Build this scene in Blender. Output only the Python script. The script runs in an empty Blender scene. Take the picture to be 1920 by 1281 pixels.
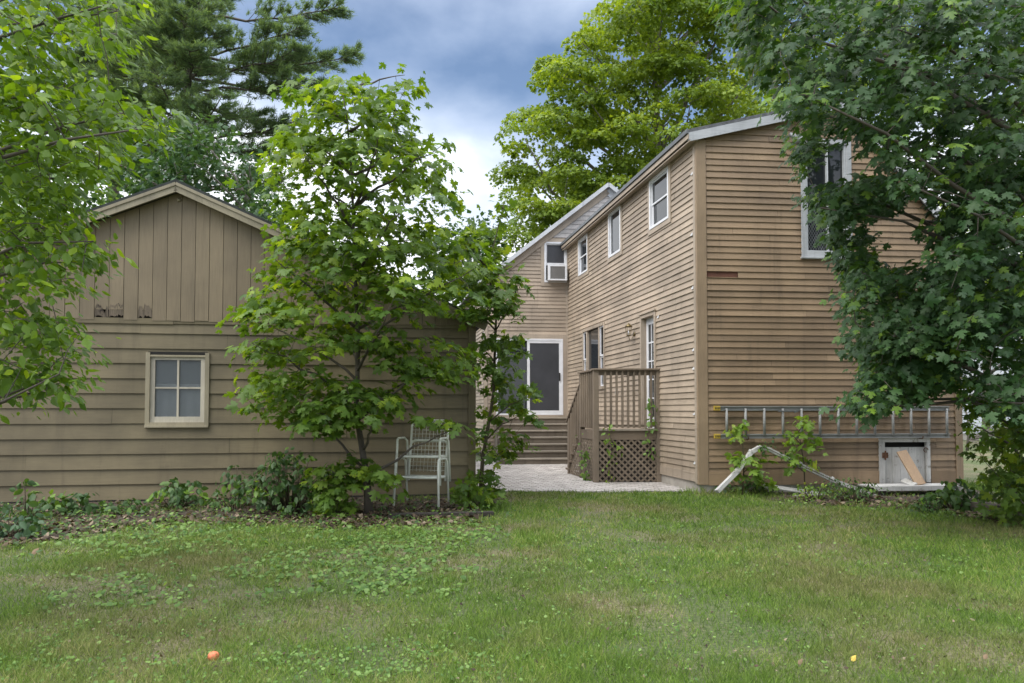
import bpy, math, random
import numpy as np
from mathutils import Vector, Matrix

random.seed(7); RNG = np.random.default_rng(7)
sc = bpy.context.scene
COL = sc.collection
R = math.radians

# ------------------------------------------------------------------ camera
FPX = 1400.0; PITCH = R(2.0); CY = 721.0; CAMH = 1.34
cam = bpy.data.cameras.new('camera'); camo = bpy.data.objects.new('camera', cam); COL.objects.link(camo)
cam.sensor_fit = 'HORIZONTAL'; cam.sensor_width = 36; cam.lens = 36 * FPX / 1920
cam.shift_y = (CY - 640.5) / 1920; cam.clip_start = .05; cam.clip_end = 2000
camo.location = (0, 0, CAMH); camo.rotation_euler = (R(90) + PITCH, 0, 0)
sc.camera = camo

def ray(px, py):
    x = (px - 960) / FPX; v = (CY - py) / FPX
    return Vector((x, math.cos(PITCH) - v * math.sin(PITCH), math.sin(PITCH) + v * math.cos(PITCH)))
def P(px, py, Y):
    d = ray(px, py); s = Y / d.y
    return Vector((d.x * s, Y, CAMH + d.z * s))
def G(px, py, z=0.0):                       # point of the picture on a horizontal level
    d = ray(px, py); s = (z - CAMH) / d.z
    return Vector((d.x * s, d.y * s, z))

# ------------------------------------------------------------------ materials
def newmat(name):
    m = bpy.data.materials.new(name); m.use_nodes = True
    nt = m.node_tree; b = nt.nodes['Principled BSDF']
    return m, nt, b
def nd(nt, typ, **kw):
    n = nt.nodes.new(typ)
    for k, v in kw.items():
        if k in n.inputs: n.inputs[k].default_value = v
        else: setattr(n, k, v)
    return n
def noise(nt, scale, detail=4, stretch=None, rough=.55, coord='Object'):
    tc = nd(nt, 'ShaderNodeTexCoord'); n = nd(nt, 'ShaderNodeTexNoise')
    n.inputs['Scale'].default_value = scale; n.inputs['Detail'].default_value = detail; n.inputs['Roughness'].default_value = rough
    if stretch:
        mp = nd(nt, 'ShaderNodeMapping'); mp.inputs['Scale'].default_value = stretch
        nt.links.new(tc.outputs[coord], mp.inputs[0]); nt.links.new(mp.outputs[0], n.inputs['Vector'])
    else: nt.links.new(tc.outputs[coord], n.inputs['Vector'])
    return n.outputs['Fac']
def ramp(nt, fac, stops):
    r = nd(nt, 'ShaderNodeValToRGB'); e = r.color_ramp.elements
    while len(e) < len(stops): e.new(.5)
    for i, (p, c) in enumerate(stops):
        e[i].position = p; e[i].color = (c[0], c[1], c[2], 1) if hasattr(c, '__len__') else (c, c, c, 1)
    nt.links.new(fac, r.inputs[0]); return r.outputs['Color']
def mixc(nt, fac, a, b, mode='MIX'):
    m = nd(nt, 'ShaderNodeMix', data_type='RGBA', blend_type=mode)
    for s, v in ((0, fac), (6, a), (7, b)):
        if hasattr(v, 'is_linked'): nt.links.new(v, m.inputs[s])
        elif s == 0: m.inputs[0].default_value = v
        else: m.inputs[s].default_value = (v[0], v[1], v[2], 1)
    return m.outputs[2]
def attr(nt, name='rnd'):
    a = nd(nt, 'ShaderNodeAttribute'); a.attribute_name = name; return a.outputs['Fac']
def bump(nt, b, h, strength=.3, dist=.01):
    n = nd(nt, 'ShaderNodeBump'); n.inputs['Strength'].default_value = strength; n.inputs['Distance'].default_value = dist
    nt.links.new(h, n.inputs['Height']); nt.links.new(n.outputs[0], b.inputs['Normal'])
def dk(c, k): return tuple(x * k for x in c)

def paint(name, col, worn=None, wear=.0, rough=.6, grain=(2, 2, 60), var=.16, bstr=.25, stain=.75):
    """painted board: big soft weathering, fine grain along the board, each board its own tone, optional worn flakes"""
    m, nt, b = newmat(name)
    n1 = noise(nt, 1.1, 5); n2 = noise(nt, 3.0, 6, grain, .6)
    c = mixc(nt, ramp(nt, n1, [(.38, 0), (.62, 1)]), col, dk(col, stain))
    g = ramp(nt, n2, [(.3, .86), (.7, 1.08)])
    c = mixc(nt, 1.0, c, g, 'MULTIPLY')
    n4 = noise(nt, 1.0, 7, (7, 7, .55), .65); c = mixc(nt, 1.0, c, ramp(nt, n4, [(.33, .80), (.46, 1.0), (.8, 1.04)]), 'MULTIPLY')
    r = ramp(nt, attr(nt), [(0, 1 - var), (1, 1 + var * .6)])
    c = mixc(nt, 1.0, c, r, 'MULTIPLY')
    if worn:
        n3 = noise(nt, 9, 8, None, .75)
        c = mixc(nt, ramp(nt, n3, [(.66 - wear, 0), (.70 - wear, 1)]), c, worn)
    nt.links.new(c, b.inputs['Base Color']); b.inputs['Roughness'].default_value = rough
    bump(nt, b, n2, bstr, .004)
    return m
def plain(name, col, rough=.5, metal=0, var=.12, scale=6, spec=.5):
    m, nt, b = newmat(name)
    n1 = noise(nt, scale, 5)
    c = mixc(nt, ramp(nt, n1, [(.3, 0), (.75, 1)]), col, dk(col, 1 - 2 * var))
    nt.links.new(c, b.inputs['Base Color']); b.inputs['Roughness'].default_value = rough
    b.inputs['Metallic'].default_value = metal; b.inputs['Specular IOR Level'].default_value = spec
    return m
def leafmat(name, dark, light, trans=.4, rough=.45, yellow=None, spec=.4):
    m, nt, b = newmat(name)
    st = [(0, dark), (.75, light)]
    if yellow: st = [(0, dark), (.72, light), (.9, yellow)]
    c = ramp(nt, attr(nt), st)
    nt.links.new(c, b.inputs['Base Color']); b.inputs['Roughness'].default_value = rough
    b.inputs['Specular IOR Level'].default_value = spec
    t = nd(nt, 'ShaderNodeBsdfTranslucent')
    tcol = mixc(nt, 1.0, c, (1.5, 1.35, .45), 'MULTIPLY'); nt.links.new(tcol, t.inputs['Color'])
    mx = nd(nt, 'ShaderNodeMixShader'); mx.inputs[0].default_value = trans
    nt.links.new(b.outputs[0], mx.inputs[1]); nt.links.new(t.outputs[0], mx.inputs[2])
    nt.links.new(mx.outputs[0], nt.nodes['Material Output'].inputs[0])
    return m
def glass(name, tint=(.02, .024, .028), rough=.015):
    m, nt, b = newmat(name)
    nt.links.new(mixc(nt, noise(nt, 1.5, 2), tint, dk(tint, .6)), b.inputs['Base Color'])
    b.inputs['Roughness'].default_value = rough; b.inputs['IOR'].default_value = 1.55
    n = noise(nt, 2.2, 1); bump(nt, b, n, .04, .02)
    return m

M = {}
M['siding_wing'] = paint('taupe_clapboard_paint', (.405, .325, .246), (.55, .48, .38), .0, .6)
M['siding_gable'] = paint('brown_clapboard_paint', (.308, .215, .132), (.2, .12, .07), -.05, .6, (2, 2, 60), .24)
M['siding_bare'] = paint('peeling_white_clapboard', (.52, .49, .47), (.28, .24, .21), .08, .8)
M['trim'] = paint('tan_trim_paint', (.305, .22, .14), (.5, .45, .4), -.04, .6, (40, 40, 2))
M['trim_wing'] = paint('beige_trim_paint', (.42, .345, .27), (.6, .55, .5), -.05, .6, (40, 40, 2))
M['garage'] = paint('olive_brown_wide_board', (.172, .139, .077), None, 0, .6, (1.2, 1.2, 40), .10, .2, .68)
M['garage_v'] = paint('olive_brown_vertical_board', (.210, .164, .102), (.11, .085, .065), -.045, .6, (30, 30, 1.2), .16, .3, .82)
M['garage_trim'] = paint('cream_brown_trim', (.31, .27, .185), (.5, .46, .38), -.05, .6, (30, 30, 3))
M['sash_cream'] = paint('flaking_cream_sash', (.45, .41, .33), (.22, .2, .17), -.03, .6, (30, 30, 3))
M['rot'] = paint('rotten_board', (.17, .135, .10), (.03, .022, .018), .10, .9, (60, 60, 2), .3, .8)
M['white'] = plain('white_paint', (.72, .73, .76), .4, 0, .06)
M['white_worn'] = paint('worn_white_paint', (.58, .575, .56), (.24, .22, .19), .08, .7, (30, 30, 2), .15)
M['whitish'] = paint('grey_white_trim', (.50, .52, .55), (.36, .36, .36), .0, .6, (2, 2, 20))
M['glass'] = glass('window_glass')
M['screen'] = plain('insect_screen', (.05, .052, .06), .38, 0, .2, 2)
M['dark'] = plain('dark_void', (.012, .011, .010), .9)
M['curtain'] = plain('grey_curtain', (.55, .58, .60), .9, 0, .2, 3)
M['concrete'] = plain('concrete', (.42, .39, .35), .9, 0, .2, 4)
M['shingle'] = plain('grey_shingles', (.13, .135, .145), .9, 0, .3, 14)
M['shingle_dark'] = plain('dark_green_shingles', (.035, .042, .04), .9, 0, .3, 14)
M['deck'] = paint('weathered_deck_timber', (.21, .165, .12), (.09, .07, .055), .0, .8, (40, 40, 3), .22, .5)
M['deck_h'] = paint('weathered_rail_timber', (.18, .138, .10), (.08, .06, .05), .0, .8, (3, 40, 40), .22, .5)
M['step'] = paint('weathered_step_timber', (.32, .28, .225), (.2, .17, .14), .0, .8, (2, 30, 30), .2, .4)
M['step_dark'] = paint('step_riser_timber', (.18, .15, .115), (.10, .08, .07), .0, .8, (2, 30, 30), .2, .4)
M['alu'] = plain('dull_aluminium', (.30, .305, .30), .65, .1, .15, 5)
M['yellow'] = plain('yellow_sticker', (.45, .31, .04), .5)
M['black'] = plain('black_ink', (.02, .02, .02), .5)
M['board'] = paint('new_tan_board', (.40, .275, .175), None, 0, .7, (20, 20, 2), .1, .3)
M['chair'] = plain('pale_green_white_enamel', (.74, .76, .70), .4, 0, .10, 12)
M['brass'] = plain('tarnished_brass', (.25, .19, .09), .4, .7, .3, 20)
M['greymetal'] = plain('grey_metal', (.17, .18, .19), .5, .4)
M['rust'] = paint('bare_red_brown_wood', (.15, .065, .045), (.08, .04, .03), .1, .9)
M['rusty'] = plain('rusted_iron', (.16, .08, .045), .8, .3, .3, 30)
M['bark'] = paint('bark', (.10, .085, .07), (.05, .04, .035), .05, .9, (12, 12, 2), .2, .9)
M['bark_grey'] = paint('grey_bark', (.17, .155, .135), (.08, .07, .06), .05, .9, (12, 12, 2), .2, .9)
M['twig'] = plain('green_brown_twig', (.075, .06, .035), .8)
M['timber_dark'] = paint('damp_dark_timber_and_shade', (.05, .042, .035), (.03, .03, .025), .05, .9, (2, 30, 30), .2, .6)  # also the painted shade on the panel behind the deck lattice
M['acgrille'] = plain('ac_grille', (.30, .29, .28), .6, 0, .15, 4)
M['orange'] = plain('orange_skin', (.74, .22, .10), .7, 0, .3, 40)
M['nb_white'] = plain('white_siding', (.66, .69, .75), .6, 0, .06)
M['nb_roof'] = plain('grey_blue_roof', (.20, .21, .24), .8)

M['maple_dark'] = leafmat('maple_leaf_dark', (.018, .054, .017), (.054, .118, .036), .42, .5, (.16, .27, .03), .36)
M['maple_young'] = leafmat('maple_leaf_young', (.050, .115, .016), (.125, .215, .024), .5, .5, (.24, .34, .03))
M['maple_corner'] = leafmat('maple_leaf_corner', (.045, .105, .018), (.115, .20, .028), .48, .45, (.22, .30, .03))
M['maple_seedling'] = leafmat('maple_leaf_seedling', (.10, .20, .03), (.19, .31, .05), .45, .45, (.30, .38, .06))
M['maple_far'] = leafmat('maple_leaf_far', (.078, .145, .018), (.195, .285, .032), .46, .5, (.26, .34, .03))
M['elm'] = leafmat('elm_leaf', (.050, .115, .010), (.125, .225, .018), .52, .45, (.26, .38, .022))
M['needle'] = leafmat('pine_needles', (.075, .130, .080), (.155, .245, .135), .45, .5, (.19, .29, .12))
M['bush_pale'] = leafmat('pale_shrub_leaf', (.07, .15, .05), (.16, .27, .08), .4, .5)
M['bush_dark'] = leafmat('dark_tree_leaf', (.022, .062, .030), (.060, .125, .05), .35, .5)
M['weed'] = leafmat('weed_leaf', (.028, .070, .020), (.070, .142, .036), .38, .5, (.17, .30, .04))
M['litter'] = leafmat('dead_leaf', (.030, .020, .014), (.125, .088, .058), .1, .9, (.24, .19, .135))
M['clover'] = leafmat('clover_leaf', (.06, .14, .025), (.15, .26, .055), .4, .5, (.21, .33, .09))
M['dry'] = plain('yellow_dead_leaf', (.55, .40, .07), .7)
M['tan_leaf'] = plain('tan_dead_leaf', (.20, .135, .08), .8)

def grassmat():
    m, nt, b = newmat('lawn_blade')
    n1 = noise(nt, .55, 5, None, .62)
    fresh = ramp(nt, attr(nt), [(0, (.050, .114, .014)), (.8, (.190, .295, .044)), (.96, (.37, .36, .13))])
    dry = ramp(nt, attr(nt), [(0, (.10, .11, .03)), (.6, (.20, .20, .075)), (1, (.34, .28, .15))])
    c = mixc(nt, ramp(nt, n1, [(.47, 0), (.62, .75)]), fresh, dry)
    nt.links.new(c, b.inputs['Base Color']); b.inputs['Roughness'].default_value = .6; b.inputs['Specular IOR Level'].default_value = .25
    t = nd(nt, 'ShaderNodeBsdfTranslucent'); nt.links.new(c, t.inputs['Color'])
    mx = nd(nt, 'ShaderNodeMixShader'); mx.inputs[0].default_value = .35
    nt.links.new(b.outputs[0], mx.inputs[1]); nt.links.new(t.outputs[0], mx.inputs[2])
    nt.links.new(mx.outputs[0], nt.nodes['Material Output'].inputs[0])
    return m
M['grass'] = grassmat()
def groundmat():
    m, nt, b = newmat('lawn_soil')
    n1 = noise(nt, .55, 5, None, .62); n2 = noise(nt, 34, 10, None, .8)
    g = ramp(nt, n2, [(.36, (.022, .032, .010)), (.5, (.07, .10, .026)), (.64, (.16, .16, .08))])
    d = ramp(nt, n2, [(.36, (.05, .042, .025)), (.5, (.15, .13, .07)), (.64, (.30, .25, .17))])
    c = mixc(nt, ramp(nt, n1, [(.46, 0), (.61, .95)]), g, d)
    nt.links.new(c, b.inputs['Base Color']); b.inputs['Roughness'].default_value = .95
    bump(nt, b, n2, .9, .02)
    return m
M['ground'] = groundmat()
def soilmat():
    m, nt, b = newmat('leaf_mould_soil')
    n2 = noise(nt, 14, 8, None, .75)
    c = ramp(nt, n2, [(.3, (.025, .019, .013)), (.55, (.065, .05, .034)), (.75, (.13, .10, .075))])
    nt.links.new(c, b.inputs['Base Color']); b.inputs['Roughness'].default_value = .95; bump(nt, b, n2, .8, .03)
    return m
M['soil'] = soilmat()
def pavermat():
    m, nt, b = newmat('grey_paver')
    n2 = noise(nt, 20, 6, None, .7); n1 = noise(nt, .8, 4)
    c = ramp(nt, attr(nt), [(0, (.41, .375, .35)), (1, (.53, .495, .465))])
    c = mixc(nt, 1, c, ramp(nt, n2, [(.3, .92), (.7, 1.04)]), 'MULTIPLY')
    c = mixc(nt, 1, c, ramp(nt, n1, [(.3, .82), (.7, 1.05)]), 'MULTIPLY')
    nt.links.new(c, b.inputs['Base Color']); b.inputs['Roughness'].default_value = .9; bump(nt, b, n2, .15, .004)
    return m
M['paver'] = pavermat()

# ------------------------------------------------------------------ objects
ROOT = {}
def tag(o, label=None, cat=None, group=None, kind=None):
    if label: o['label'] = label
    if cat: o['category'] = cat
    if group: o['group'] = group
    if kind: o['kind'] = kind
    return o
def thing(name, loc, label, cat, group=None):
    o = bpy.data.objects.new(name, None); COL.objects.link(o); o.empty_display_size = .2
    o.location = loc; ROOT[o.name] = Vector(loc)
    return tag(o, label, cat, group)
def link(name, me, parent=None, loc=None):
    o = bpy.data.objects.new(name, me); COL.objects.link(o)
    if parent is not None:
        o.parent = parent; ROOT[o.name] = ROOT[parent.name]
    else:
        o.location = loc or (0, 0, 0); ROOT[o.name] = Vector(loc or (0, 0, 0))
    return o

class MB:
    def __init__(s): s.v = []; s.f = []; s.r = []; s.sm = []
    def add(s, vs, fs, rnd=None, smooth=False):
        k = len(s.v); s.v += [tuple(v) for v in vs]
        r = random.random() if rnd is None else rnd
        for f in fs: s.f.append([i + k for i in f]); s.r.append(r); s.sm.append(smooth)
    def hexa(s, c, rnd=None):
        s.add(c, [(0, 3, 2, 1), (4, 5, 6, 7), (0, 1, 5, 4), (1, 2, 6, 5), (2, 3, 7, 6), (3, 0, 4, 7)], rnd)
    def box(s, F, u0, u1, z0, z1, n0, n1, rnd=None):
        s.hexa([F(u0, z0, n1), F(u1, z0, n1), F(u1, z0, n0), F(u0, z0, n0), F(u0, z1, n1), F(u1, z1, n1), F(u1, z1, n0), F(u0, z1, n0)], rnd)
    def beam(s, a, b, w, h, up=(0, 0, 1), rnd=None):
        a = Vector(a); b = Vector(b); d = (b - a).normalized(); sd = d.cross(Vector(up)).normalized() * w / 2; u = sd.cross(d).normalized() * h / 2
        s.hexa([a - sd - u, a + sd - u, b + sd - u, b - sd - u, a - sd + u, a + sd + u, b + sd + u, b - sd + u], rnd)
    def poly(s, pts, rnd=None): s.add(pts, [tuple(range(len(pts)))], rnd)
    def tube(s, pts, rad, n=8, rnd=None, cap=True):
        pts = [Vector(p) for p in pts]; k = len(pts)
        if not hasattr(rad, '__len__'): rad = [rad] * k
        ref = Vector((0.31, 0.17, .93)); vs = []; fs = []
        for i, p in enumerate(pts):
            d = (pts[min(i + 1, k - 1)] - pts[max(i - 1, 0)]).normalized()
            if abs(d.dot(ref)) > .97: ref = Vector((1, .1, 0))
            x = d.cross(ref).normalized(); y = d.cross(x)
            for j in range(n):
                a = 2 * math.pi * j / n; vs.append(p + (x * math.cos(a) + y * math.sin(a)) * rad[i])
        for i in range(k - 1):
            for j in range(n): fs.append((i * n + j, i * n + (j + 1) % n, (i + 1) * n + (j + 1) % n, (i + 1) * n + j))
        if cap: fs.append(tuple(range(n))[::-1]); fs.append(tuple(range((k - 1) * n, k * n)))
        s.add(vs, fs, rnd, True)
    def build(s, name, mat, parent=None, loc=None, bevel=0):
        me = bpy.data.meshes.new(name); L = ROOT[parent.name] if parent is not None else Vector(loc or (0, 0, 0))
        v = np.array(s.v, dtype=np.float64).reshape(-1, 3) - np.array(L)
        me.from_pydata(v.tolist(), [], s.f); me.materials.append(mat)
        a = me.attributes.new('rnd', 'FLOAT', 'FACE'); a.data.foreach_set('value', s.r)
        me.polygons.foreach_set('use_smooth', s.sm); me.update()
        o = link(name, me, parent, loc)
        if bevel:
            b = o.modifiers.new('bevel', 'BEVEL'); b.width = bevel; b.segments = 1; b.limit_method = 'ANGLE'
        return o

class Frame:
    def __init__(s, O, u, n): s.O = Vector(O); s.u = Vector((u[0], u[1], 0)); s.n = Vector((n[0], n[1], 0))
    def __call__(s, u, z, n=0.0): return s.O + s.u * u + s.n * n + Vector((0, 0, z))
    def pix(s, px, py, n=0.0):
        d = ray(px, py); nn = Vector((s.u.y, -s.u.x, 0))
        o = s.O + s.n * n
        t = (o - Vector((0, 0, CAMH))).dot(nn) / d.dot(nn)
        p = Vector((0, 0, CAMH)) + d * t
        return (p - o).dot(s.u), p.z

def clip(poly, hp):                          # keep a*u + b*z <= c
    a, b, c = hp; out = []
    for i in range(len(poly)):
        p, q = poly[i], poly[(i + 1) % len(poly)]
        dp = a * p[0] + b * p[1] - c; dq = a * q[0] + b * q[1] - c
        if dp <= 0: out.append(p)
        if (dp < 0 < dq) or (dq < 0 < dp):
            t = dp / (dp - dq); out.append((p[0] + t * (q[0] - p[0]), p[1] + t * (q[1] - p[1])))
    return out
def siding(mb, F, u0, u1, z0, z1, step, openings=(), hps=(), butt=.020, jitter=.0018, blen=3.6, wave=.0):
    z = z0; k = 0
    while z < z1 - 1e-4:
        zb = min(z + step, z1)
        cuts = sorted({z, zb} | {e for o in openings for e in (o[2], o[3]) if z < e < zb})
        joints = [u0]; p = u0 + random.uniform(.4, blen)
        while p < u1 - .3: joints.append(p); p += random.uniform(1.4, blen * 1.3)
        joints.append(u1)
        for ja, jb in zip(joints, joints[1:]):
            rr = random.random(); dz = random.uniform(-jitter, jitter); tb = butt * random.uniform(.85, 1.2); ang = random.uniform(-1, 1) * wave
            for ca, cb in zip(cuts, cuts[1:]):
                iv = [(ja + .0014, jb - .0014)]
                for (oa, ob, oz0, oz1) in openings:
                    if oz0 < cb - 1e-6 and oz1 > ca + 1e-6:
                        nv = []
                        for a, b in iv:
                            if ob <= a or oa >= b: nv.append((a, b)); continue
                            if a < oa: nv.append((a, oa))
                            if ob < b: nv.append((ob, b))
                        iv = nv
                for a, b in iv:
                    lo = ca + (dz if ca == z and ca > z0 + .01 else 0)
                    pl = [(a, lo), (b, lo + (ang * (b - a) if ca == z else 0)), (b, cb), (a, cb)]
                    if cb == zb: pl[2] = (b, cb + .012); pl[3] = (a, cb + .012)
                    for h in hps: pl = clip(pl, h)
                    if len(pl) < 3: continue
                    nf = lambda q: .001 + tb * max(0, (zb + .012 - q) / (zb - z + .012))
                    mb.poly([F(u, q, nf(q)) for u, q in pl], rr)
                    if ca == z:
                        low = [q for q in pl if abs(q[1] - lo) < .002 + abs(ang * (b - a))]
                        if len(low) >= 2:
                            ua = min(low)[0]; ub = max(low)[0]
                            mb.poly([F(ua, lo, nf(lo)), F(ua, lo, -.004), F(ub, lo, -.004), F(ub, lo, nf(lo))], rr)
        z = zb; k += 1

# ------------------------------------------------------------------ foliage
def tmpl_maple():
    half = [(.12, -.06), (.34, -.17), (.25, .03), (.50, .09), (.45, .20), (.70, .42), (.47, .41), (.44, .53), (.19, .40), (.21, .62), (.35, .73), (.15, .77)]
    v = [(0, 0), (0, .5), (0, 1)] + half + [(-x, y) for x, y in half]
    n = len(half)
    f = [[0] + list(range(3, 3 + n)) + [2, 1], [0, 1, 2] + list(range(3 + 2 * n - 1, 2 + n, -1))]
    V = np.array([(x, y - .1, -.22 * abs(x) - .25 * max(0, y - .2) ** 2) for x, y in v]); return V, f
def tmpl_oval(w=.33):
    half = [(w * .55, .12), (w, .38), (w * .85, .62), (w * .42, .84)]
    v = [(0, 0), (0, .5), (0, 1.04)] + half + [(-x, y) for x, y in half]; n = len(half)
    f = [[0] + list(range(3, 3 + n)) + [2, 1], [0, 1, 2] + list(range(3 + 2 * n - 1, 2 + n, -1))]
    V = np.array([(x, y, -.3 * abs(x) - .22 * y ** 2) for x, y in v]); return V, f
def tmpl_small():
    v = [(0, 0), (.42, .42), (0, 1), (-.42, .42)]
    V = np.array([(x, y, -.25 * abs(x)) for x, y in v]); return V, [[0, 1, 2], [0, 2, 3]]
def tmpl_star():
    v = [(0, 0), (.5, .05), (.3, .35), (.55, .6), (.2, .6), (0, 1), (-.2, .6), (-.55, .6), (-.3, .35), (-.5, .05)]
    V = np.array([(x, y, -.22 * abs(x)) for x, y in v]); return V, [[0, 1, 2, 3, 4, 5], [0, 5, 6, 7, 8, 9]]
def tmpl_blade():
    V = np.array([(-.5, 0, 0), (.5, 0, 0), (.36, .55, .0), (-.36, .55, .0), (0, 1, .0)]); return V, [[0, 1, 2, 3], [3, 2, 4]]
def tmpl_needle():
    V = np.array([(-.5, 0, 0), (.5, 0, 0), (0, 1, 0)]); return V, [[0, 1, 2]]
T_MAPLE = tmpl_maple(); T_OVAL = tmpl_oval(); T_SMALL = tmpl_small(); T_STAR = tmpl_star(); T_BLADE = tmpl_blade(); T_NEEDLE = tmpl_needle(); T_ROUND = tmpl_oval(.5)

def unit(a): return a / np.maximum(np.linalg.norm(a, axis=-1, keepdims=True), 1e-9)
def leaves(name, tmpl, pos, nrm, dirv, size, rnd, mat, parent=None, width=None, bend=0.0, smooth=False, loc=(0, 0, 0)):
    V, F = tmpl; n = len(pos); k = len(V)
    y = unit(dirv); x = unit(np.cross(y, nrm)); z = np.cross(x, y)
    size = np.broadcast_to(np.asarray(size, float), (n,)); w = size if width is None else np.broadcast_to(np.asarray(width, float), (n,))
    zz = V[None, :, 2] * size[:, None] - bend * size[:, None] * V[None, :, 1] ** 2
    co = pos[:, None, :] + x[:, None, :] * (V[None, :, 0] * w[:, None])[..., None] + y[:, None, :] * (V[None, :, 1] * size[:, None])[..., None] + z[:, None, :] * zz[..., None]
    L = np.array(ROOT[parent.name]) if parent is not None else np.array(loc)
    co = (co - L).reshape(-1, 3)
    me = bpy.data.meshes.new(name); me.vertices.add(n * k); me.vertices.foreach_set('co', co.ravel())
    fl = np.concatenate([np.array(f) for f in F]); lens = np.array([len(f) for f in F])
    loops = (fl[None, :] + (np.arange(n) * k)[:, None]).ravel()
    tot = np.tile(lens, n); start = np.concatenate([[0], np.cumsum(tot)[:-1]])
    me.loops.add(len(loops)); me.loops.foreach_set('vertex_index', loops)
    me.polygons.add(len(tot)); me.polygons.foreach_set('loop_start', start); me.polygons.foreach_set('loop_total', tot)
    a = me.attributes.new('rnd', 'FLOAT', 'FACE'); a.data.foreach_set('value', np.repeat(rnd, len(F)).astype(np.float32))
    me.materials.append(mat); me.update(calc_edges=True); me.validate()
    return link(name, me, parent, None if parent is not None else loc)

def inpoly(pts, poly):
    x, y = pts[:, 0], pts[:, 1]; c = np.zeros(len(pts), bool); j = len(poly) - 1
    for i in range(len(poly)):
        xi, yi = poly[i]; xj, yj = poly[j]
        if yi != yj: c ^= ((yi > y) != (yj > y)) & (x < (xj - xi) * (y - yi) / (yj - yi) + xi)
        j = i
    return c
def sample_poly(poly, n):
    p = np.array(poly, float); lo, hi = p.min(0), p.max(0); out = []
    while len(out) < n:
        q = RNG.uniform(lo, hi, (max(64, n * 2), 2)); out += q[inpoly(q, poly)].tolist()
    return out[:n]
def clusters(regions):
    """regions: (outline, count, near, far) -> cluster centres spread through a volume"""
    out = []
    for poly, n, ya, yb in regions:
        for px, py in sample_poly(poly, n): out.append(P(px, py, random.uniform(ya, yb)))
    return np.array(out)
def spray(C, per, rad, flat, leafsize, axis, up=.7, outw=.45, jit=.45, droop=.5, tmax=.7):
    """leaf positions and orientations around each cluster centre; axis = trunk point the leaves turn away from"""
    n = len(C); cnt = RNG.integers(max(1, int(per * .6)), int(per * 1.4) + 1, n)
    idx = np.repeat(np.arange(n), cnt); m = len(idx)
    crad = rad * RNG.uniform(.7, 1.35, n)[idx]
    off = RNG.normal(0, 1, (m, 3)); off = unit(off) * (RNG.uniform(.15, 1, m) ** .6)[:, None] * crad[:, None]
    off[:, 2] *= flat
    # a spray leans outward and down from its twig
    ax = C[idx] - np.array(axis)[None]; ax[:, 2] = 0; ax = unit(ax)
    tilt = RNG.uniform(.1, tmax, n)[idx]
    off[:, 2] -= (off * ax).sum(1) * tilt
    pos = C[idx] + off
    o2 = off.copy(); o2[:, 2] = 0; o2 = unit(o2)
    nrm = np.array([0, 0, 1.])[None] * up + (ax * .6 + o2 * .6) * outw + RNG.normal(0, 1, (m, 3)) * jit
    nrm = unit(nrm)
    d = o2 * .8 + ax * .4 + RNG.normal(0, .35, (m, 3)); d[:, 2] -= droop
    d = d - nrm * (d * nrm).sum(1, keepdims=True)
    size = leafsize * RNG.uniform(.45, 1.3, m)
    crnd = RNG.uniform(0, 1, n)[idx]
    rnd = np.clip(.55 * crnd + .45 * RNG.uniform(0, 1, m), 0, 1)
    return pos, nrm, d, size, rnd
def limbs(mb, trunk, C, K, r0, rise=.55, twig=.006, sides=6, zmin=.3):
    """tapered limbs from the trunk polyline to spread-out targets, twigs from the limbs to every cluster"""
    T = np.array([list(p) for p in trunk]); nodes = []; nr = []
    seg = []
    for a, b in zip(T, T[1:]):
        for t in np.linspace(0, 1, 8): seg.append(a + (b - a) * t)
    seg = np.array(seg)
    sel = [int(np.argmax(C[:, 2]))]; dist = np.linalg.norm(C - C[sel[0]], axis=1)
    for _ in range(min(K, len(C)) - 1):
        j = int(np.argmax(dist)); sel.append(j); dist = np.minimum(dist, np.linalg.norm(C - C[j], axis=1))
    for j in sel:
        t = C[j]; hd = np.linalg.norm(seg[:, :2] - t[None, :2], axis=1)
        want = t[2] - rise * hd; k = int(np.argmin(np.abs(seg[:, 2] - np.maximum(want, zmin)) + .15 * hd))
        a = seg[k]; b = t; m = (a + b) / 2 + np.array([0, 0, .12 * np.linalg.norm(b - a)]) + RNG.normal(0, .05, 3) * np.linalg.norm(b - a)
        pts = []; rr = []
        L = np.linalg.norm(b - a); rb = min(r0, .012 + .016 * L)
        for s in np.linspace(0, 1, 8):
            q = (1 - s) ** 2 * a + 2 * s * (1 - s) * m + s * s * b + (RNG.normal(0, .012, 3) * L if 0 < s < 1 else 0)
            pts.append(q); rr.append(rb * (1 - s) + twig * s); nodes.append(q)
        mb.tube(pts, rr, sides)
    nodes = np.array(nodes + seg.tolist())
    dd = np.array([np.min(np.linalg.norm(nodes - c, axis=1)) for c in C])
    cap_ = len(nodes); buf = np.full((cap_ + 2 * len(C), 3), 1e9); buf[:cap_] = nodes; k = cap_
    for i in np.argsort(dd):                   # grow outward: each twig springs from the nearest wood already there
        c = C[i]; j = int(np.argmin(np.linalg.norm(buf[:k] - c, axis=1))); a = buf[j].copy()
        L = np.linalg.norm(c - a)
        if L < .04: continue
        m = (a + c) / 2 + np.array([0, 0, .07 * L]) + RNG.normal(0, .04, 3) * L
        mb.tube([a, m, c], [twig * (1.1 if j < cap_ else .8), twig * .75, twig * .4], 4, cap=False)
        buf[k] = m; buf[k + 1] = c; k += 2
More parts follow.
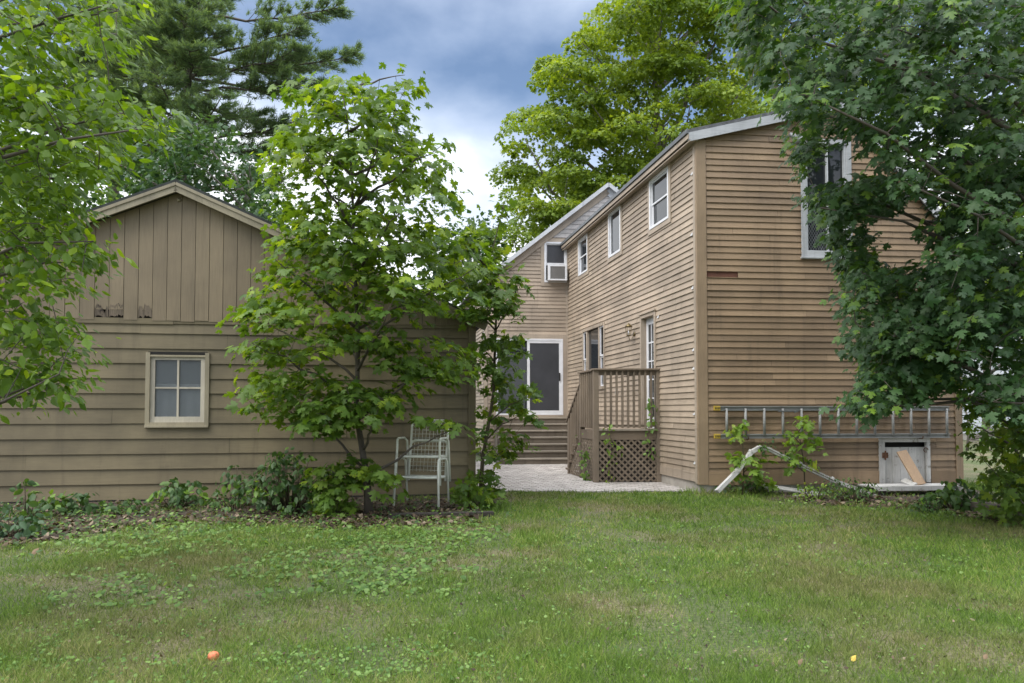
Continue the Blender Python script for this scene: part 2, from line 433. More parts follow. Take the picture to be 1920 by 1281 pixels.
def tree(name, label, cat, base, trunk, rad, regions, per, crad, flat, lsize, tmpl, leafm, barkm, K=16, r0=.05, group=None, twig=.006, rise=.55, bend=.0, axis=None, **kw):
    t = thing(name, base, label, cat, group)
    mb = MB(); mb.tube(trunk, rad, 9)
    C = clusters(regions)
    limbs(mb, trunk, C, K, r0, rise, twig, zmin=base[2] + .3)
    mb.build('trunk', barkm, t)
    pos, nrm, d, size, rnd = spray(C, per, crad, flat, lsize, axis if axis is not None else trunk[len(trunk) // 2], **kw)
    leaves('crown', tmpl, pos, nrm, d, size, rnd, leafm, t, bend=bend)
    return t, C

# ================================================================== SETTING
mb = MB(); mb.poly([(-300, -60, 0), (300, -60, 0), (300, 500, 0), (-300, 500, 0)])
tag(mb.build('ground', M['ground']), kind='structure')

# directions of the buildings
dG = Vector((.9957, .0927, 0)); nG = Vector((.0927, -.9957, 0))
dW = Vector((-.179, .984, 0)).normalized(); nW = Vector((-dW.y, dW.x, 0))
A = Vector((3.03, 12.12, 0))                 # front corner of the house wing
WL = 8.39
FG = Frame(A, dG, nG); FW = Frame(A, dW, nW)
B = A + dW * WL                              # inner corner
FR = Frame(B, -dG, nG)
dA = Vector((8540, 1400, 0)).normalized(); nA = Vector((dA.y, -dA.x, 0))
FA = Frame((-7.385, 10.77, 0), dA, nA)

# ================================================================== HOUSE
house = thing('house', A, 'brown clapboard house with a two storey wing and a white trimmed corner roof', 'house')
GW = FG.pix(1797, 640)[0]
eu, ez = FG.pix(1309, 262)                   # left eave point of the gable wall
pu, pz = FG.pix(1583, 203)                   # ridge
ru, rz = FG.pix(1798, 462)
sl = (pz - ez) / (pu - 0); sr = (pz - rz) / (GW - pu)
topL = lambda u: ez + sl * u
hpsG = [(-sl, 1, ez), (sr, 1, pz + sr * pu)]
Z0 = .20; ST = .1035

# window openings -------------------------------------------------
def opening(F, l, r, tl, bl, pad=0.0):
    u0 = F.pix(*l)[0]; u1 = F.pix(*r)[0]; a, b = min(u0, u1), max(u0, u1)
    return (a - pad, b + pad, F.pix(*bl)[1] - pad, F.pix(*tl)[1] + pad)
oW1 = opening(FW, (1220.5, 387), (1256, 360), (1218, 342), (1222.7, 431))
oW2 = opening(FW, (1143.5, 445), (1165.5, 430), (1142, 402), (1145, 484))
oW3 = opening(FW, (1086.5, 485), (1103.2, 475), (1085, 452.5), (1087.8, 518))
oT = opening(FW, (1095.5, 660), (1133.5, 650), (1095, 624), (1095, 728))
oD = opening(FW, (1205.2, 650), (1229, 650), (1205, 598), (1205, 700)); oD = (oD[0], oD[1], .98, oD[3])
oS = opening(FR, (930, 700), (1055.5, 700), (1000, 635.5), (1000, 778.5))
oAC = opening(FR, (1020.5, 490), (1062.9, 490), (1040, 454.5), (1040, 530))
oGW = opening(FG, (1501, 400), (1596, 400), (1540, 262), (1505, 482.5))
oCD = opening(FG, (1657, 870), (1735, 870), (1690, 829), (1690, 925)); oCD = (oCD[0], oCD[1], .0, oCD[3])

# wing side wall
zE = ez + .0
mb = MB(); siding(mb, FW, .11, WL - .06, Z0, zE - .02, ST, [oW1, oW2, oW3, oT, oD])
mb.build('wall', M['siding_wing'], house)
# gable wall with one short missing board
mu0, mz0 = FG.pix(1331, 524); mu1, mz1 = FG.pix(1383, 511)
kz = Z0 + round((mz0 - Z0) / ST) * ST
miss = (.05, mu1, kz + .0005, kz + ST - .0005)
mb = MB(); siding(mb, FG, .15, GW - .10, Z0, pz, ST, [oGW, oCD, miss], hpsG, wave=.0006, jitter=.0028)
mb.build('wall', M['siding_gable'], house)
mb = MB(); mb.box(FG, .14, mu1, kz, kz + ST, -.012, -.002); mb.build('bare_patch', M['rust'], house)
# rear block
FRW = 3.35 * 2
cu = FR.pix(909, 600)[0]; pku, pkz = FR.pix(1138, 352)
lz = FR.pix(912, 527)[1]
sR = (pkz - lz) / (cu - pku)
hpsR = [(sR, 1, pkz + sR * pku), (-sR, 1, pkz - sR * pku)]
zb_ = FR.pix(1040, 447)[1]
mb = MB(); siding(mb, FR, .05, cu - .08, Z0, zb_, ST, [oS, oAC], hpsR); mb.build('wall', M['siding_wing'], house)
mb = MB(); siding(mb, FR, 2 * pku - cu, cu, zb_ + .02, pkz, .125, [], hpsR, jitter=.006)
o = mb.build('wall', M['siding_bare'], house); o['label'] = 'peeling white clapboard triangle at the top of the rear gable'
FL = Frame(FR(cu, 0), dW, nW)
mb = MB(); siding(mb, FL, .1, 8, Z0, lz, ST); mb.build('wall', M['siding_wing'], house)
# sheathing behind the boards
mb = MB()
mb.hexa([FW(0.02, Z0, -.14), FW(WL, Z0, -.14), FW(WL, Z0, -.2), FW(.02, Z0, -.2), FW(.02, zE, -.14), FW(WL, zE, -.14), FW(WL, zE, -.2), FW(.02, zE, -.2)])
def sheet(F, pts, n): mb.poly([F(u, z, n) for u, z in pts])
sheet(FG, [(.03, Z0), (GW - .02, Z0), (GW - .02, rz - .03), (pu, pz - .03), (.03, ez - .03)], -.14)
sheet(FR, [(.02, Z0), (cu - .02, Z0), (cu - .02, lz - .02), (pku, pkz - .02), (2 * pku - cu, lz - .02), (.02, lz)], -.14)
GE = FG(GW, 0); FRT = Frame(GE, dW, -nW)
mb.build('sheathing', M['dark'], house)
mb = MB(); siding(mb, FRT, .1, WL, Z0, rz, ST); mb.build('wall', M['siding_gable'], house)
# foundation
mb = MB(); mb.box(FW, .02, WL, 0, Z0 - .004, -.2, -.006); mb.box(FG, .02, oCD[0] - .1, 0, Z0 - .004, -.2, -.012); mb.box(FG, oCD[1] + .1, GW, 0, Z0 - .004, -.2, -.012)
mb.box(FR, 0, cu, 0, Z0 - .004, -.2, -.01); mb.build('foundation', M['concrete'], house)
# corner boards, water tables
mb = MB(); mb.box(FG, -.022, .145, Z0 - .06, ez + .0, -.03, .03); mb.build('corner_board', M['trim'], house, bevel=.003)
mb = MB(); mb.box(FW, .03, .108, Z0 - .05, zE - .02, -.02, .026); mb.build('corner_board', M['trim_wing'], house, bevel=.003)
mb = MB(); mb.box(FG, GW - .1, GW + .022, Z0, rz - .04, -.03, .03); mb.build('corner_board', M['trim'], house)
mb = MB(); mb.box(FR, cu - .075, cu + .02, Z0, lz - .02, -.03, .03); mb.build('corner_board', M['trim_wing'], house)
mb = MB(); mb.box(FR, .0, .055, Z0, lz + 1.2, -.0, .03); mb.box(FW, WL - .055, WL - .03, Z0, zE - .05, 0, .028); mb.build('corner_board', M['trim_wing'], house)
mb = MB(); mb.box(FW, .11, WL, Z0 - .02, Z0 + .13, .0, .021); mb.build('skirt_board', M['trim_wing'], house)
mb = MB(); mb.box(FG, .15, oCD[0] - .09, Z0 - .07, Z0 + .14, 0, .022); mb.box(FG, oCD[1] + .09, GW - .1, Z0 - .07, Z0 + .14, 0, .022); mb.build('skirt_board', M['siding_gable'], house)
# white clips left along the corner and by the door
for px, py in ((1300, 327), (1299.5, 441), (1301, 541), (1236, 595), (1302.5, 657), (1303, 692), (1304, 777), (1305, 869)):
    u, z = FW.pix(px, py); mb = MB()
    mb.box(FW, u - .035, u + .03, z - .012, z + .012, .016, .034); mb.box(FW, u - .03, u - .005, z + .012, z + .032, .016, .03); mb.build('cable_clip', M['white'], house)
u, z = FW.pix(1159, 735); mb = MB(); mb.box(FW, u - .05, u + .05, z - .06, z + .075, .016, .05); mb.box(FW, u - .02, u + .02, z + .075, z + .1, .016, .04); mb.build('outlet_cover', M['white'], house, bevel=.004)

# roofs ------------------------------------------------------------
def RP(t, u, z): return A + dG * t + dW * u + Vector((0, 0, z))
ov = .16; fo = .10
mb = MB(); th = .075; zt = .10
def slab(p, q, r, s, t):
    dz = Vector((0, 0, t)); mb.hexa([p, q, r, s, p + dz, q + dz, r + dz, s + dz])
e_ = -ov
slab(RP(e_, -fo, ez + sl * e_ + zt), RP(pu, -fo, pz + zt), RP(pu, WL - .02, pz + zt), RP(e_, WL - .02, ez + sl * e_ + zt), th)
slab(RP(pu, -fo, pz + zt), RP(GW + .2, -fo, pz - sr * (GW + .2 - pu) + zt), RP(GW + .2, WL, pz - sr * (GW + .2 - pu) + zt), RP(pu, WL, pz + zt), th)
roof = mb.build('roof', M['shingle'], house)
mb = MB()                                     # raised seam lines of the grey roofing
for i in range(1, 22):
    u = -fo + i * .4
    mb.beam(RP(e_ + .02, u, ez + sl * (e_ + .02) + zt + th + .006), RP(pu, u, pz + zt + th + .006), .03, .012)
mb.build('roof_seam', M['shingle'], roof)
mb = MB()
mb.beam(RP(e_ + .0, -fo - .012, ez + sl * e_ + zt * .5 - .012), RP(pu, -fo - .012, pz + zt * .5 - .012), .024, .14)
mb.build('rake_board', M['whitish'], house)
mb = MB(); mb.beam(RP(pu, -fo - .012, pz + .03), RP(GW + .2, -fo - .012, pz - sr * (GW + .2 - pu) + .03), .024, .14); mb.build('rake_board', M['whitish'], house)
mb = MB(); mb.beam(RP(e_ - .012, -fo, ez + sl * e_ + zt - .05), RP(e_ - .012, WL - .03, ez + sl * e_ + zt - .05), .024, .07, rnd=.5); mb.build('fascia', M['trim_wing'], house)
mb = MB(); mb.beam(RP(e_ - .03, -fo - .0, ez + sl * e_ + zt + th * .5), RP(e_ - .03, WL - .03, ez + sl * e_ + zt + th * .5), .035, .07); mb.build('gutter', M['greymetal'], house)
mb = MB(); slab(RP(e_, -fo, ez + sl * e_ - .03), RP(.02, -fo, ez - .03), RP(.02, WL - .03, ez - .03), RP(e_, WL - .03, ez + sl * e_ - .03), .02); mb.build('soffit', M['trim_wing'], house)
mb = MB(); mb.hexa([FG(-ov - .0, ez - .04, fo + .0), FG(.0, ez - .04, fo), FG(.0, ez - .04, .031), FG(-ov, ez - .04, .031), FG(-ov, ez + .06, fo), FG(.0, ez + .09, fo), FG(.0, ez + .09, .031), FG(-ov, ez + .06, .031)]); mb.build('eave_return', M['whitish'], house)

def BP(u, b, z): return FR(u, z) + dW * b
mb = MB(); ou = .22
for s in (1, -1):
    e = pku + s * (cu - pku + ou); zz = pkz - sR * (cu - pku + ou)
    slab(BP(pku, -.16, pkz + .06), BP(e, -.16, zz + .06), BP(e, 9, zz + .06), BP(pku, 9, pkz + .06), .05)
mb.build('roof', M['shingle'], house)
for s in (1, -1):
    e = pku + s * (cu - pku + ou); zz = pkz - sR * (cu - pku + ou)
    mb = MB(); mb.beam(BP(pku, -.17, pkz + .045), BP(e, -.17, zz + .045), .025, .10); mb.build('rake_board', M['whitish'], house)
    mb = MB(); mb.beam(BP(pku, -.03, pkz - .10), BP(e, -.03, zz - .10), .03, .20); mb.build('frieze_board', M['trim_wing'] if s > 0 else M['whitish'], house)
    mb = MB(); slab(BP(pku, -.16, pkz - .0), BP(e, -.16, zz - .0), BP(e, .01, zz - .0), BP(pku, .01, pkz - .0), .02); mb.build('soffit', M['whitish'], house)

# windows ----------------------------------------------------------
def window(F, o, casing=.09, style='hung', cmat='trim_wing', depth=-.05, frame_mat='white', fw=.045, parent=None, name='window'):
    u0, u1, z0, z1 = o; p = parent or house
    mb = MB()
    mb.box(F, u0 - casing, u0, z0 - casing, z1 + casing, -.01, .032); mb.box(F, u1, u1 + casing, z0 - casing, z1 + casing, -.01, .032)
    mb.box(F, u0, u1, z1, z1 + casing, -.01, .031); mb.box(F, u0, u1, z0 - casing, z0, -.01, .031)
    w = mb.build(name, M[cmat], p)
    mb = MB()
    mb.box(F, u0 - .002, u0 + fw, z0, z1, depth, .038); mb.box(F, u1 - fw, u1 + .002, z0, z1, depth, .038)
    mb.box(F, u0 + fw, u1 - fw, z1 - fw, z1 + .002, depth, .037); mb.box(F, u0 + fw, u1 - fw, z0 - .002, z0 + fw, depth, .042)
    mb.build('frame', M[frame_mat], w, bevel=.003)
    a, b, c, d = u0 + fw, u1 - fw, z0 + fw, z1 - fw; s = .03; mb = MB()
    if style == 'hung':
        mid = (c + d) / 2
        for (l, h, q) in ((c, mid + s / 2, -.02), (mid - s / 2, d, -.002)):
            mb.box(F, a, a + s, l, h, q - .025, q); mb.box(F, b - s, b, l, h, q - .025, q); mb.box(F, a + s, b - s, l, l + s, q - .025, q - .001); mb.box(F, a + s, b - s, h - s, h, q - .025, q - .001)
        mb.build('sash', M[frame_mat], w)
        mb = MB(); mb.box(F, a + s, b - s, c + s, mid - s / 2, -.042, -.032); mb.build('pane', M['glass'], w)
        mb = MB(); mb.box(F, a + s, b - s, mid + s / 2, d - s, -.022, -.012); mb.build('pane', M['glass'], w)
    elif style == 'single':
        mb.box(F, a, a + s, c, d, -.03, .0); mb.box(F, b - s, b, c, d, -.03, .0); mb.box(F, a + s, b - s, c, c + s, -.03, -.001); mb.box(F, a + s, b - s, d - s, d, -.03, -.001)
        mb.build('sash', M[frame_mat], w)
        mb = MB(); mb.box(F, a + s, b - s, c + s, d - s, -.02, -.01); mb.build('pane', M['glass'], w)
    return w
window(FW, oW1); window(FW, oW2, style='single'); window(FW, oW3)
# three-part window behind the deck
u0, u1, z0, z1 = oT
mb = MB(); c = .07
mb.box(FW, u0 - c, u0, z0 - c, z1 + c, -.01, .032); mb.box(FW, u1, u1 + c, z0 - c, z1 + c, -.01, .032); mb.box(FW, u0, u1, z1, z1 + c, -.01, .05); mb.box(FW, u0, u1, z0 - c, z0, -.01, .05)
wl = (u1 - u0) * .2
for m_ in (u0 + wl, u1 - wl): mb.box(FW, m_ - .03, m_ + .05, z0, z1, -.05, .034)
w = mb.build('window', M['trim_wing'], house)
for a, b in ((u0, u0 + wl - .03), (u1 - wl + .05, u1)):
    mb = MB(); mid = (z0 + z1) / 2; s = .035
    for l, h, q in ((z0, mid, .0), (mid, z1, .018)):
        mb.box(FW, a, a + s, l, h, q - .03, q); mb.box(FW, b - s, b, l, h, q - .03, q); mb.box(FW, a + s, b - s, l, l + s, q - .03, q); mb.box(FW, a + s, b - s, h - s, h, q - .03, q)
    mb.build('sash', M['white'], w)
    mb = MB(); mb.box(FW, a + s, b - s, z0 + s, z1 - s, -.05, -.034); mb.build('pane', M['glass'], w)
mb = MB(); mb.box(FW, u0 + wl + .05, u1 - wl - .03, z0, z1, -.05, -.02); mb.build('pane', M['glass'], w)

# rear window, its sash raised over an air conditioner
w = window(FR, oAC, casing=.10, style='none')
u0, u1, z0, z1 = oAC; zm = z0 + (z1 - z0) * .42; a, b = u0 + .045, u1 - .045
mb = MB()
for l, h, q in ((zm + .02, z1 - .045, -.0), (zm, zm + .07, .015)):
    mb.box(FR, a, a + .03, l, h, q - .03, q); mb.box(FR, b - .03, b, l, h, q - .03, q); mb.box(FR, a + .03, b - .03, h - .03, h, q - .03, q); mb.box(FR, a + .03, b - .03, l, l + .03, q - .03, q - .001)
mb.build('sash', M['white'], w)
mb = MB(); mb.box(FR, a, b, z0 + .03, z1 - .045, -.06, -.036); mb.build('pane', M['screen'], w)
ac = thing('air_conditioner', FR((u0 + u1) / 2, z0, 0), 'white window air conditioner with grey grille under the raised sash', 'air conditioner')
a2, b2 = u0 - .0 + .045, u1 - .08; z2 = zm - .03
mb = MB(); mb.box(FR, a2, b2, z0 + .02, z2, -.1, .25); mb.build('casing', M['acgrille'], ac, bevel=.008)
mb = MB(); s = .05
mb.box(FR, a2 - .008, a2 + s, z0 + .012, z2 + .008, .2, .285); mb.box(FR, b2 - s, b2 + .008, z0 + .012, z2 + .008, .2, .285); mb.box(FR, a2 + s, b2 - s, z0 + .012, z0 + .05, .2, .283); mb.box(FR, a2 + s, b2 - s, z2 - .045, z2 + .008, .2, .283)
mb.build('front_frame', M['white'], ac, bevel=.006)
mb = MB()
for i in range(16):
    z = z0 + .06 + i * (z2 - z0 - .12) / 15; mb.box(FR, a2 + s, b2 - s, z - .004, z + .006, .25, .27)
mb.build('grille', M['acgrille'], ac)

# sliding door
u0, u1, z0, z1 = oS
mb = MB(); c = .12
mb.box(FR, u0 - c, u0, z0 - .0, z1 + c, -.01, .032); mb.box(FR, u1, u1 + c, z0, z1 + c, -.01, .032); mb.box(FR, u0, u1, z1, z1 + c, -.01, .031); mb.box(FR, u0 - c, u1 + c, z0 - .05, z0 - .002, -.01, .05)
dr = mb.build('sliding_door', M['trim_wing'], house)
mb = MB(); f = .055
mb.box(FR, u0, u0 + f, z0, z1, -.1, .04); mb.box(FR, u1 - f, u1, z0, z1, -.1, .04); mb.box(FR, u0 + f, u1 - f, z1 - f, z1, -.1, .039); mb.box(FR, u0 + f, u1 - f, z0, z0 + .04, -.1, .045)
mb.build('frame', M['white'], dr, bevel=.004)
um = (u0 + u1) / 2 + .02
mb = MB(); s = .075                            # right-hand screen leaf stands in front
a, b = u0 + .035, um + .05
mb.box(FR, a, a + s, z0 + .04, z1 - .045, .0, .03); mb.box(FR, b - s, b, z0 + .04, z1 - .045, .0, .03); mb.box(FR, a + s, b - s, z1 - .045 - s, z1 - .045, .0, .03); mb.box(FR, a + s, b - s, z0 + .04, z0 + .04 + s * 1.1, .0, .03)
mb.build('screen_leaf', M['white'], dr, bevel=.003)
mb = MB(); mb.box(FR, a + s, b - s, z0 + .1, z1 - .1, .008, .014); mb.build('screen', M['screen'], dr)
mb = MB(); mb.box(FR, um + .0, u1 - f, z0 + .04, z1 - .055, -.05, -.03); mb.build('pane', M['glass'], dr)
mb = MB(); hz = FR.pix(1049, 707)[1]; hu = FR.pix(1048.7, 707)[0]; mb.box(FR, hu - .02, hu + .02, hz - .11, hz + .11, .03, .055); mb.build('handle', M['black'], dr, bevel=.006)

# entrance door in a deep reveal
u0, u1, z0, z1 = oD; c = .07
mb = MB()
mb.box(FW, u0 - c, u0, z0, z1 + c, -.12, .036); mb.box(FW, u1, u1 + c, z0, z1 + c, -.12, .036); mb.box(FW, u0 - .0, u1, z1, z1 + c, -.12, .036); mb.box(FW, u0 - c - .02, u1 + c + .02, z1 + c, z1 + c + .03, -.0, .06)
mb.box(FW, u0, u1, z0 - .03, z0 + .02, -.12, .05)
de = mb.build('entrance_door', M['trim_wing'], house)
mb = MB(); q0, q1 = -.105, -.075; s = .10
mb.box(FW, u0, u0 + s, z0 + .02, z1, q0, q1); mb.box(FW, u1 - s, u1, z0 + .02, z1, q0, q1); mb.box(FW, u0 + s, u1 - s, z1 - .13, z1, q0, q1); mb.box(FW, u0 + s, u1 - s, z0 + .02, z0 + .24, q0, q1)
for i in (1, 2):
    uu = u0 + s + (u1 - u0 - 2 * s) * i / 3; mb.box(FW, uu - .012, uu + .012, z0 + .24, z1 - .13, q0 + .004, q1 - .001)
for i in range(1, 5):
    zz = z0 + .24 + (z1 - .13 - z0 - .24) * i / 5; mb.box(FW, u0 + s, u1 - s, zz - .012, zz + .012, q0 + .003, q1 - .002)
mb.build('leaf', M['white'], de)
mb = MB(); mb.box(FW, u0 + s, u1 - s, z0 + .24, z1 - .13, q0 + .008, q0 + .016); mb.build('pane', M['glass'], de)
mb = MB(); mb.box(FW, u0 + .03, u0 + .07, z0 + .95, z0 + 1.15, q1, q1 + .03); mb.build('handle', M['brass'], de)

# tall gable window
u0, u1, z0, z1 = oGW; fw = .085
mb = MB()
mb.box(FG, u0, u0 + fw, z0, z1, -.06, .035); mb.box(FG, u1 - fw, u1, z0, z1, -.06, .035); mb.box(FG, u0 + fw, u1 - fw, z1 - fw, z1, -.06, .034); mb.box(FG, u0 + fw, u1 - fw, z0, z0 + .11, -.06, .034); mb.box(FG, u0 - .02, u1 + .02, z0 - .03, z0 - .001, -.01, .06)
gw = mb.build('window', M['whitish'], house, bevel=.004); gw['label'] = 'tall white framed window with diamond mesh half hidden by leaves'
mb = MB()
mb.box(FG, u0 + fw, u0 + fw + .035, z0 + .11, z1 - fw, -.05, .012); mb.box(FG, u1 - fw - .035, u1 - fw, z0 + .11, z1 - fw, -.05, .012); zm = z0 + (z1 - z0) * .48; mb.box(FG, u0 + fw + .035, u1 - fw - .035, zm, zm + .05, -.05, .012)
mb.box(FG, (u0 + u1) / 2 + .02, (u0 + u1) / 2 + .045, z0 + .11, z1 - fw, -.05, .004)
mb.build('sash', M['whitish'], gw)
mb = MB(); mb.box(FG, u0 + fw + .03, u1 - fw - .03, z0 + .11, z1 - fw, -.06, -.048); mb.build('pane', M['glass'], gw)
mb = MB(); du = .045; a, b, c, d = u0 + fw + .035, u1 - fw - .035, z0 + .11, zm
rect = [(1, 0, b), (-1, 0, -a), (0, 1, d), (0, -1, -c)]
for sgn in (1, -1):
    k0 = -40
    for k in range(-40, 60):
        x = a + k * du; L = d - c
        pl = [(x - .004, c), (x + .004, c), (x + .004 + sgn * L * .6, d), (x - .004 + sgn * L * .6, d)]
        for h in rect: pl = clip(pl, h)
        if len(pl) > 2: mb.poly([FG(p[0], p[1], -.03 - .002 * (sgn > 0)) for p in pl])
mb.build('mesh_guard', M['greymetal'], gw)

# small cellar door
u0, u1, z0, z1 = oCD; c = .095
mb = MB()
mb.box(FG, u0 - c, u0, .02, z1 + c, -.02, .04); mb.box(FG, u1, u1 + c * .7, .15, z1 + c, -.02, .04); mb.box(FG, u0, u1, z1, z1 + c, -.02, .038); mb.box(FG, u0 - c - .015, u1 + c * .7 + .015, z1 + c, z1 + c + .02, -.0, .055)
cd = mb.build('cellar_door', M['white_worn'], house); cd['label'] = 'small worn white plank door at the foot of the gable'
mb = MB(); n = 5
for i in range(n):
    a = u0 + .005 + (u1 - u0 - .01) * i / n; b = u0 + .005 + (u1 - u0 - .01) * (i + 1) / n - .005
    mb.box(FG, a, b, .05, z1 - .085, -.03, .0 + .004 * (i % 2))
mb.build('leaf', M['white_worn'], cd)
mb = MB(); mb.box(FG, u0, u1, .05, z1, -.09, -.07); mb.build('dark_gap', M['dark'], cd)
mb = MB(); mb.box(FG, u0 - .05, u0 + .05, z1 - .26, z1 - .17, .0405, .05); mb.box(FG, u0 - .006, u0 + .012, z1 - .29, z1 - .14, .041, .056); mb.build('hinge', M['rusty'], cd)
mb = MB(); cpt = FG(u1 - .02, z1 - .13, .05); mb.tube([cpt + Vector((.035 * math.cos(t), -.0, .035 * math.sin(t))) for t in np.linspace(0, 5.2, 12)], .007, 6); mb.build('latch', M['rusty'], cd)

# lamps
u, z = FW.pix(1191, 622)
lp = thing('wall_lantern', FW(u, z - .2, 0), 'tarnished brass wall lantern on the wing beside the entrance door', 'lamp')
mb = MB(); mb.tube([FW(u, z - .05, .012), FW(u, z - .05, .035)], [.05, .035], 10); mb.tube([FW(u, z - .05, .03), FW(u, z - .15, .07), FW(u, z - .17, .12), FW(u, z - .08, .14)], .008, 6); mb.build('bracket', M['brass'], lp)
mb = MB()
for a in (-.05, .05):
    for b in (-.05, .05): mb.beam(FW(u + a * .6, z - .08, .14 + b * .6), FW(u + a, z + .09, .14 + b), .008, .008)
mb.tube([FW(u, z - .09, .14), FW(u, z - .075, .14)], [.03, .045], 8); mb.tube([FW(u, z + .09, .14), FW(u, z + .13, .14), FW(u, z + .17, .14)], [.085, .05, .01], 8); mb.build('cage', M['brass'], lp)
mb = MB(); mb.tube([FW(u, z - .07, .14), FW(u, z + .02, .14)], .012, 8); mb.build('candle', M['white'], lp)
u, z = FG.pix(1484, 263)
fl = thing('flood_light', FG(u, z, 0), 'grey flood light fixed high on the gable beside the tall window', 'lamp')
mb = MB(); mb.tube([FG(u + .05, z - .02, .0), FG(u + .05, z - .02, .03)], .05, 10); mb.tube([FG(u + .05, z - .02, .03), FG(u + .02, z, .09)], .014, 6); mb.build('bracket', M['greymetal'], fl)
mb = MB(); a = FG(u - .09, z + .06, .12); b = FG(u + .06, z - .06, .17)
mb.tube([a, a * .6 + b * .4, b, b + (b - a) * .12], [.03, .045, .085, .088], 12); mb.build('shade', M['greymetal'], fl)

# ================================================================== GARAGE
gt0, gpk = -1.95, FA.pix(337, 358); gt1 = FA.pix(888, 800)[0]
gz = FA.pix(337, 602)[1]; gpu, gpz = gpk
ges = (gpz - (FA.pix(890, 606)[1] + .0)) / (gt1 - gpu)
garage = thing('garage', FA(gpu, 0), 'olive brown gabled garage with vertical boards over wide lap siding', 'garage')
oGA = opening(FA, (282, 730), (385, 730), (335, 668), (335, 792))
hpsA = [(ges, 1, gpz + ges * gpu), (-ges, 1, gpz - ges * gpu)]
mb = MB(); siding(mb, FA, gt0, gt1 - .09, .03, gz - .02, .2235, [(oGA[0], oGA[1], oGA[2], oGA[3])], hpsA, butt=.024, jitter=.003, blen=6.5, wave=.0006)
mb.build('wall', M['garage'], garage)
# vertical boards, their feet a little uneven; two are rotten at the foot
mb = MB(); rt = MB(); w = .2; i = 0; u = gt0
ua, _ = FA.pix(218, 580); ub, _ = FA.pix(283, 580)
while u < gt1:
    zb0 = gz + random.uniform(-.012, .012)
    rotten = (abs(u + w / 2 - ua) < .2) or (abs(u + w / 2 - ub) < .1)
    if rotten: zb0 = gz + .15
    pl = [(u + .003, zb0), (u + w - .004, zb0 + random.uniform(-.004, .004)), (u + w - .004, 9), (u + .003, 9)]
    for h in [(ges, 1, gpz - .04 + ges * gpu), (-ges, 1, gpz - .04 - ges * gpu)]: pl = clip(pl, h)
    if len(pl) > 2:
        k = len(pl); n1 = .034 + random.uniform(-.002, .003); q = random.random()
        mb.add([FA(p[0], p[1], n1) for p in pl] + [FA(p[0], p[1], .008) for p in pl], [tuple(range(k))] + [(j, j + k, (j + 1) % k + k, (j + 1) % k) for j in range(k)], q)
        if rotten:
            rt = MB()
            m_ = 24; wk = np.convolve(RNG.normal(0, .035, m_ + 6), np.ones(4) / 2, 'same')[3:-3]; xs = np.linspace(u + .004, u + w - .005, m_); zs = gz + np.array([random.uniform(.02, .12) for _ in xs]) * .0 + .055 + .6 * wk
            rt.add([FA(x, z, .024) for x, z in zip(xs, zs)] + [FA(x, zb0 + .05 + 1.2 * wk[j] + random.uniform(-.01, .03), .039) for j, x in enumerate(xs)], [(j, j + 1, m_ + j + 1, m_ + j) for j in range(m_ - 1)]); rt.build('rotten_foot', M['rot'], garage)
    u += w
mb.build('wall', M['garage_v'], garage)
mb = MB(); sheet(FA, [(gt0, .02), (gt1 - .02, .02), (gt1 - .02, gpz - ges * (gt1 - gpu) - .03), (gpu, gpz - .03), (gt0, gpz - ges * (gpu - gt0) - .03)], -.06)
FAR = Frame(FA(gt1, 0), -nA, dA)
sheet(FAR, [(0, 0), (7, 0), (7, gpz - ges * (gt1 - gpu)), (0, gpz - ges * (gt1 - gpu))], 0)
mb.build('sheathing', M['dark'], garage)
mb = MB(); siding(mb, FAR, .05, 7, .03, gpz - ges * (gt1 - gpu) - .02, .2235, butt=.02, blen=5); mb.build('wall', M['garage'], garage)
mb = MB(); mb.box(FA, gt1 - .088, gt1 + .03, .0, gpz - ges * (gt1 - gpu) - .03, -.02, .036); mb.build('corner_board', M['garage'], garage)
mb = MB(); mb.box(FA, gt0, FA.pix(326, 600)[0], gz - .055, gz + .03, .0, .03); mb.box(FA, FA.pix(326, 600)[0] + .003, gt1 - .09, gz - .045, gz + .02, .0, .026); mb.build('drip_board', M['garage'], garage)
def AP(t, b, z): return FA(t, z) - nA * b
mb = MB(); og = .18
for s, tend in ((1, gt1 + og), (-1, gt0 - og)):
    ze = gpz - ges * abs(tend - gpu)
    slab(AP(gpu, -.22, gpz + .07), AP(tend, -.22, ze + .07), AP(tend, 7.2, ze + .07), AP(gpu, 7.2, gpz + .07), .045)
mb.build('roof', M['shingle_dark'], garage)
for s, tend in ((1, gt1 + og), (-1, gt0 - og)):
    ze = gpz - ges * abs(tend - gpu)
    mb = MB(); mb.beam(AP(gpu, -.20, gpz + .0), AP(tend, -.20, ze + .0), .03, .135); mb.beam(AP(gpu, -.222, gpz + .045), AP(tend, -.222, ze + .045), .02, .045)
    mb.build('rake_board', M['garage_trim'], garage)
    mb = MB(); slab(AP(gpu, -.19, gpz - .005), AP(tend, -.19, ze - .005), AP(tend, .02, ze - .005), AP(gpu, .02, gpz - .005), .03); mb.build('soffit', M['garage'], garage)
mb = MB(); u, z = FA.pix(337, 377); mb.tube([FA(u, z, .03), FA(u, z, .075)], [.03, .024], 10); mb.build('eye_hook', M['garage_trim'], garage)
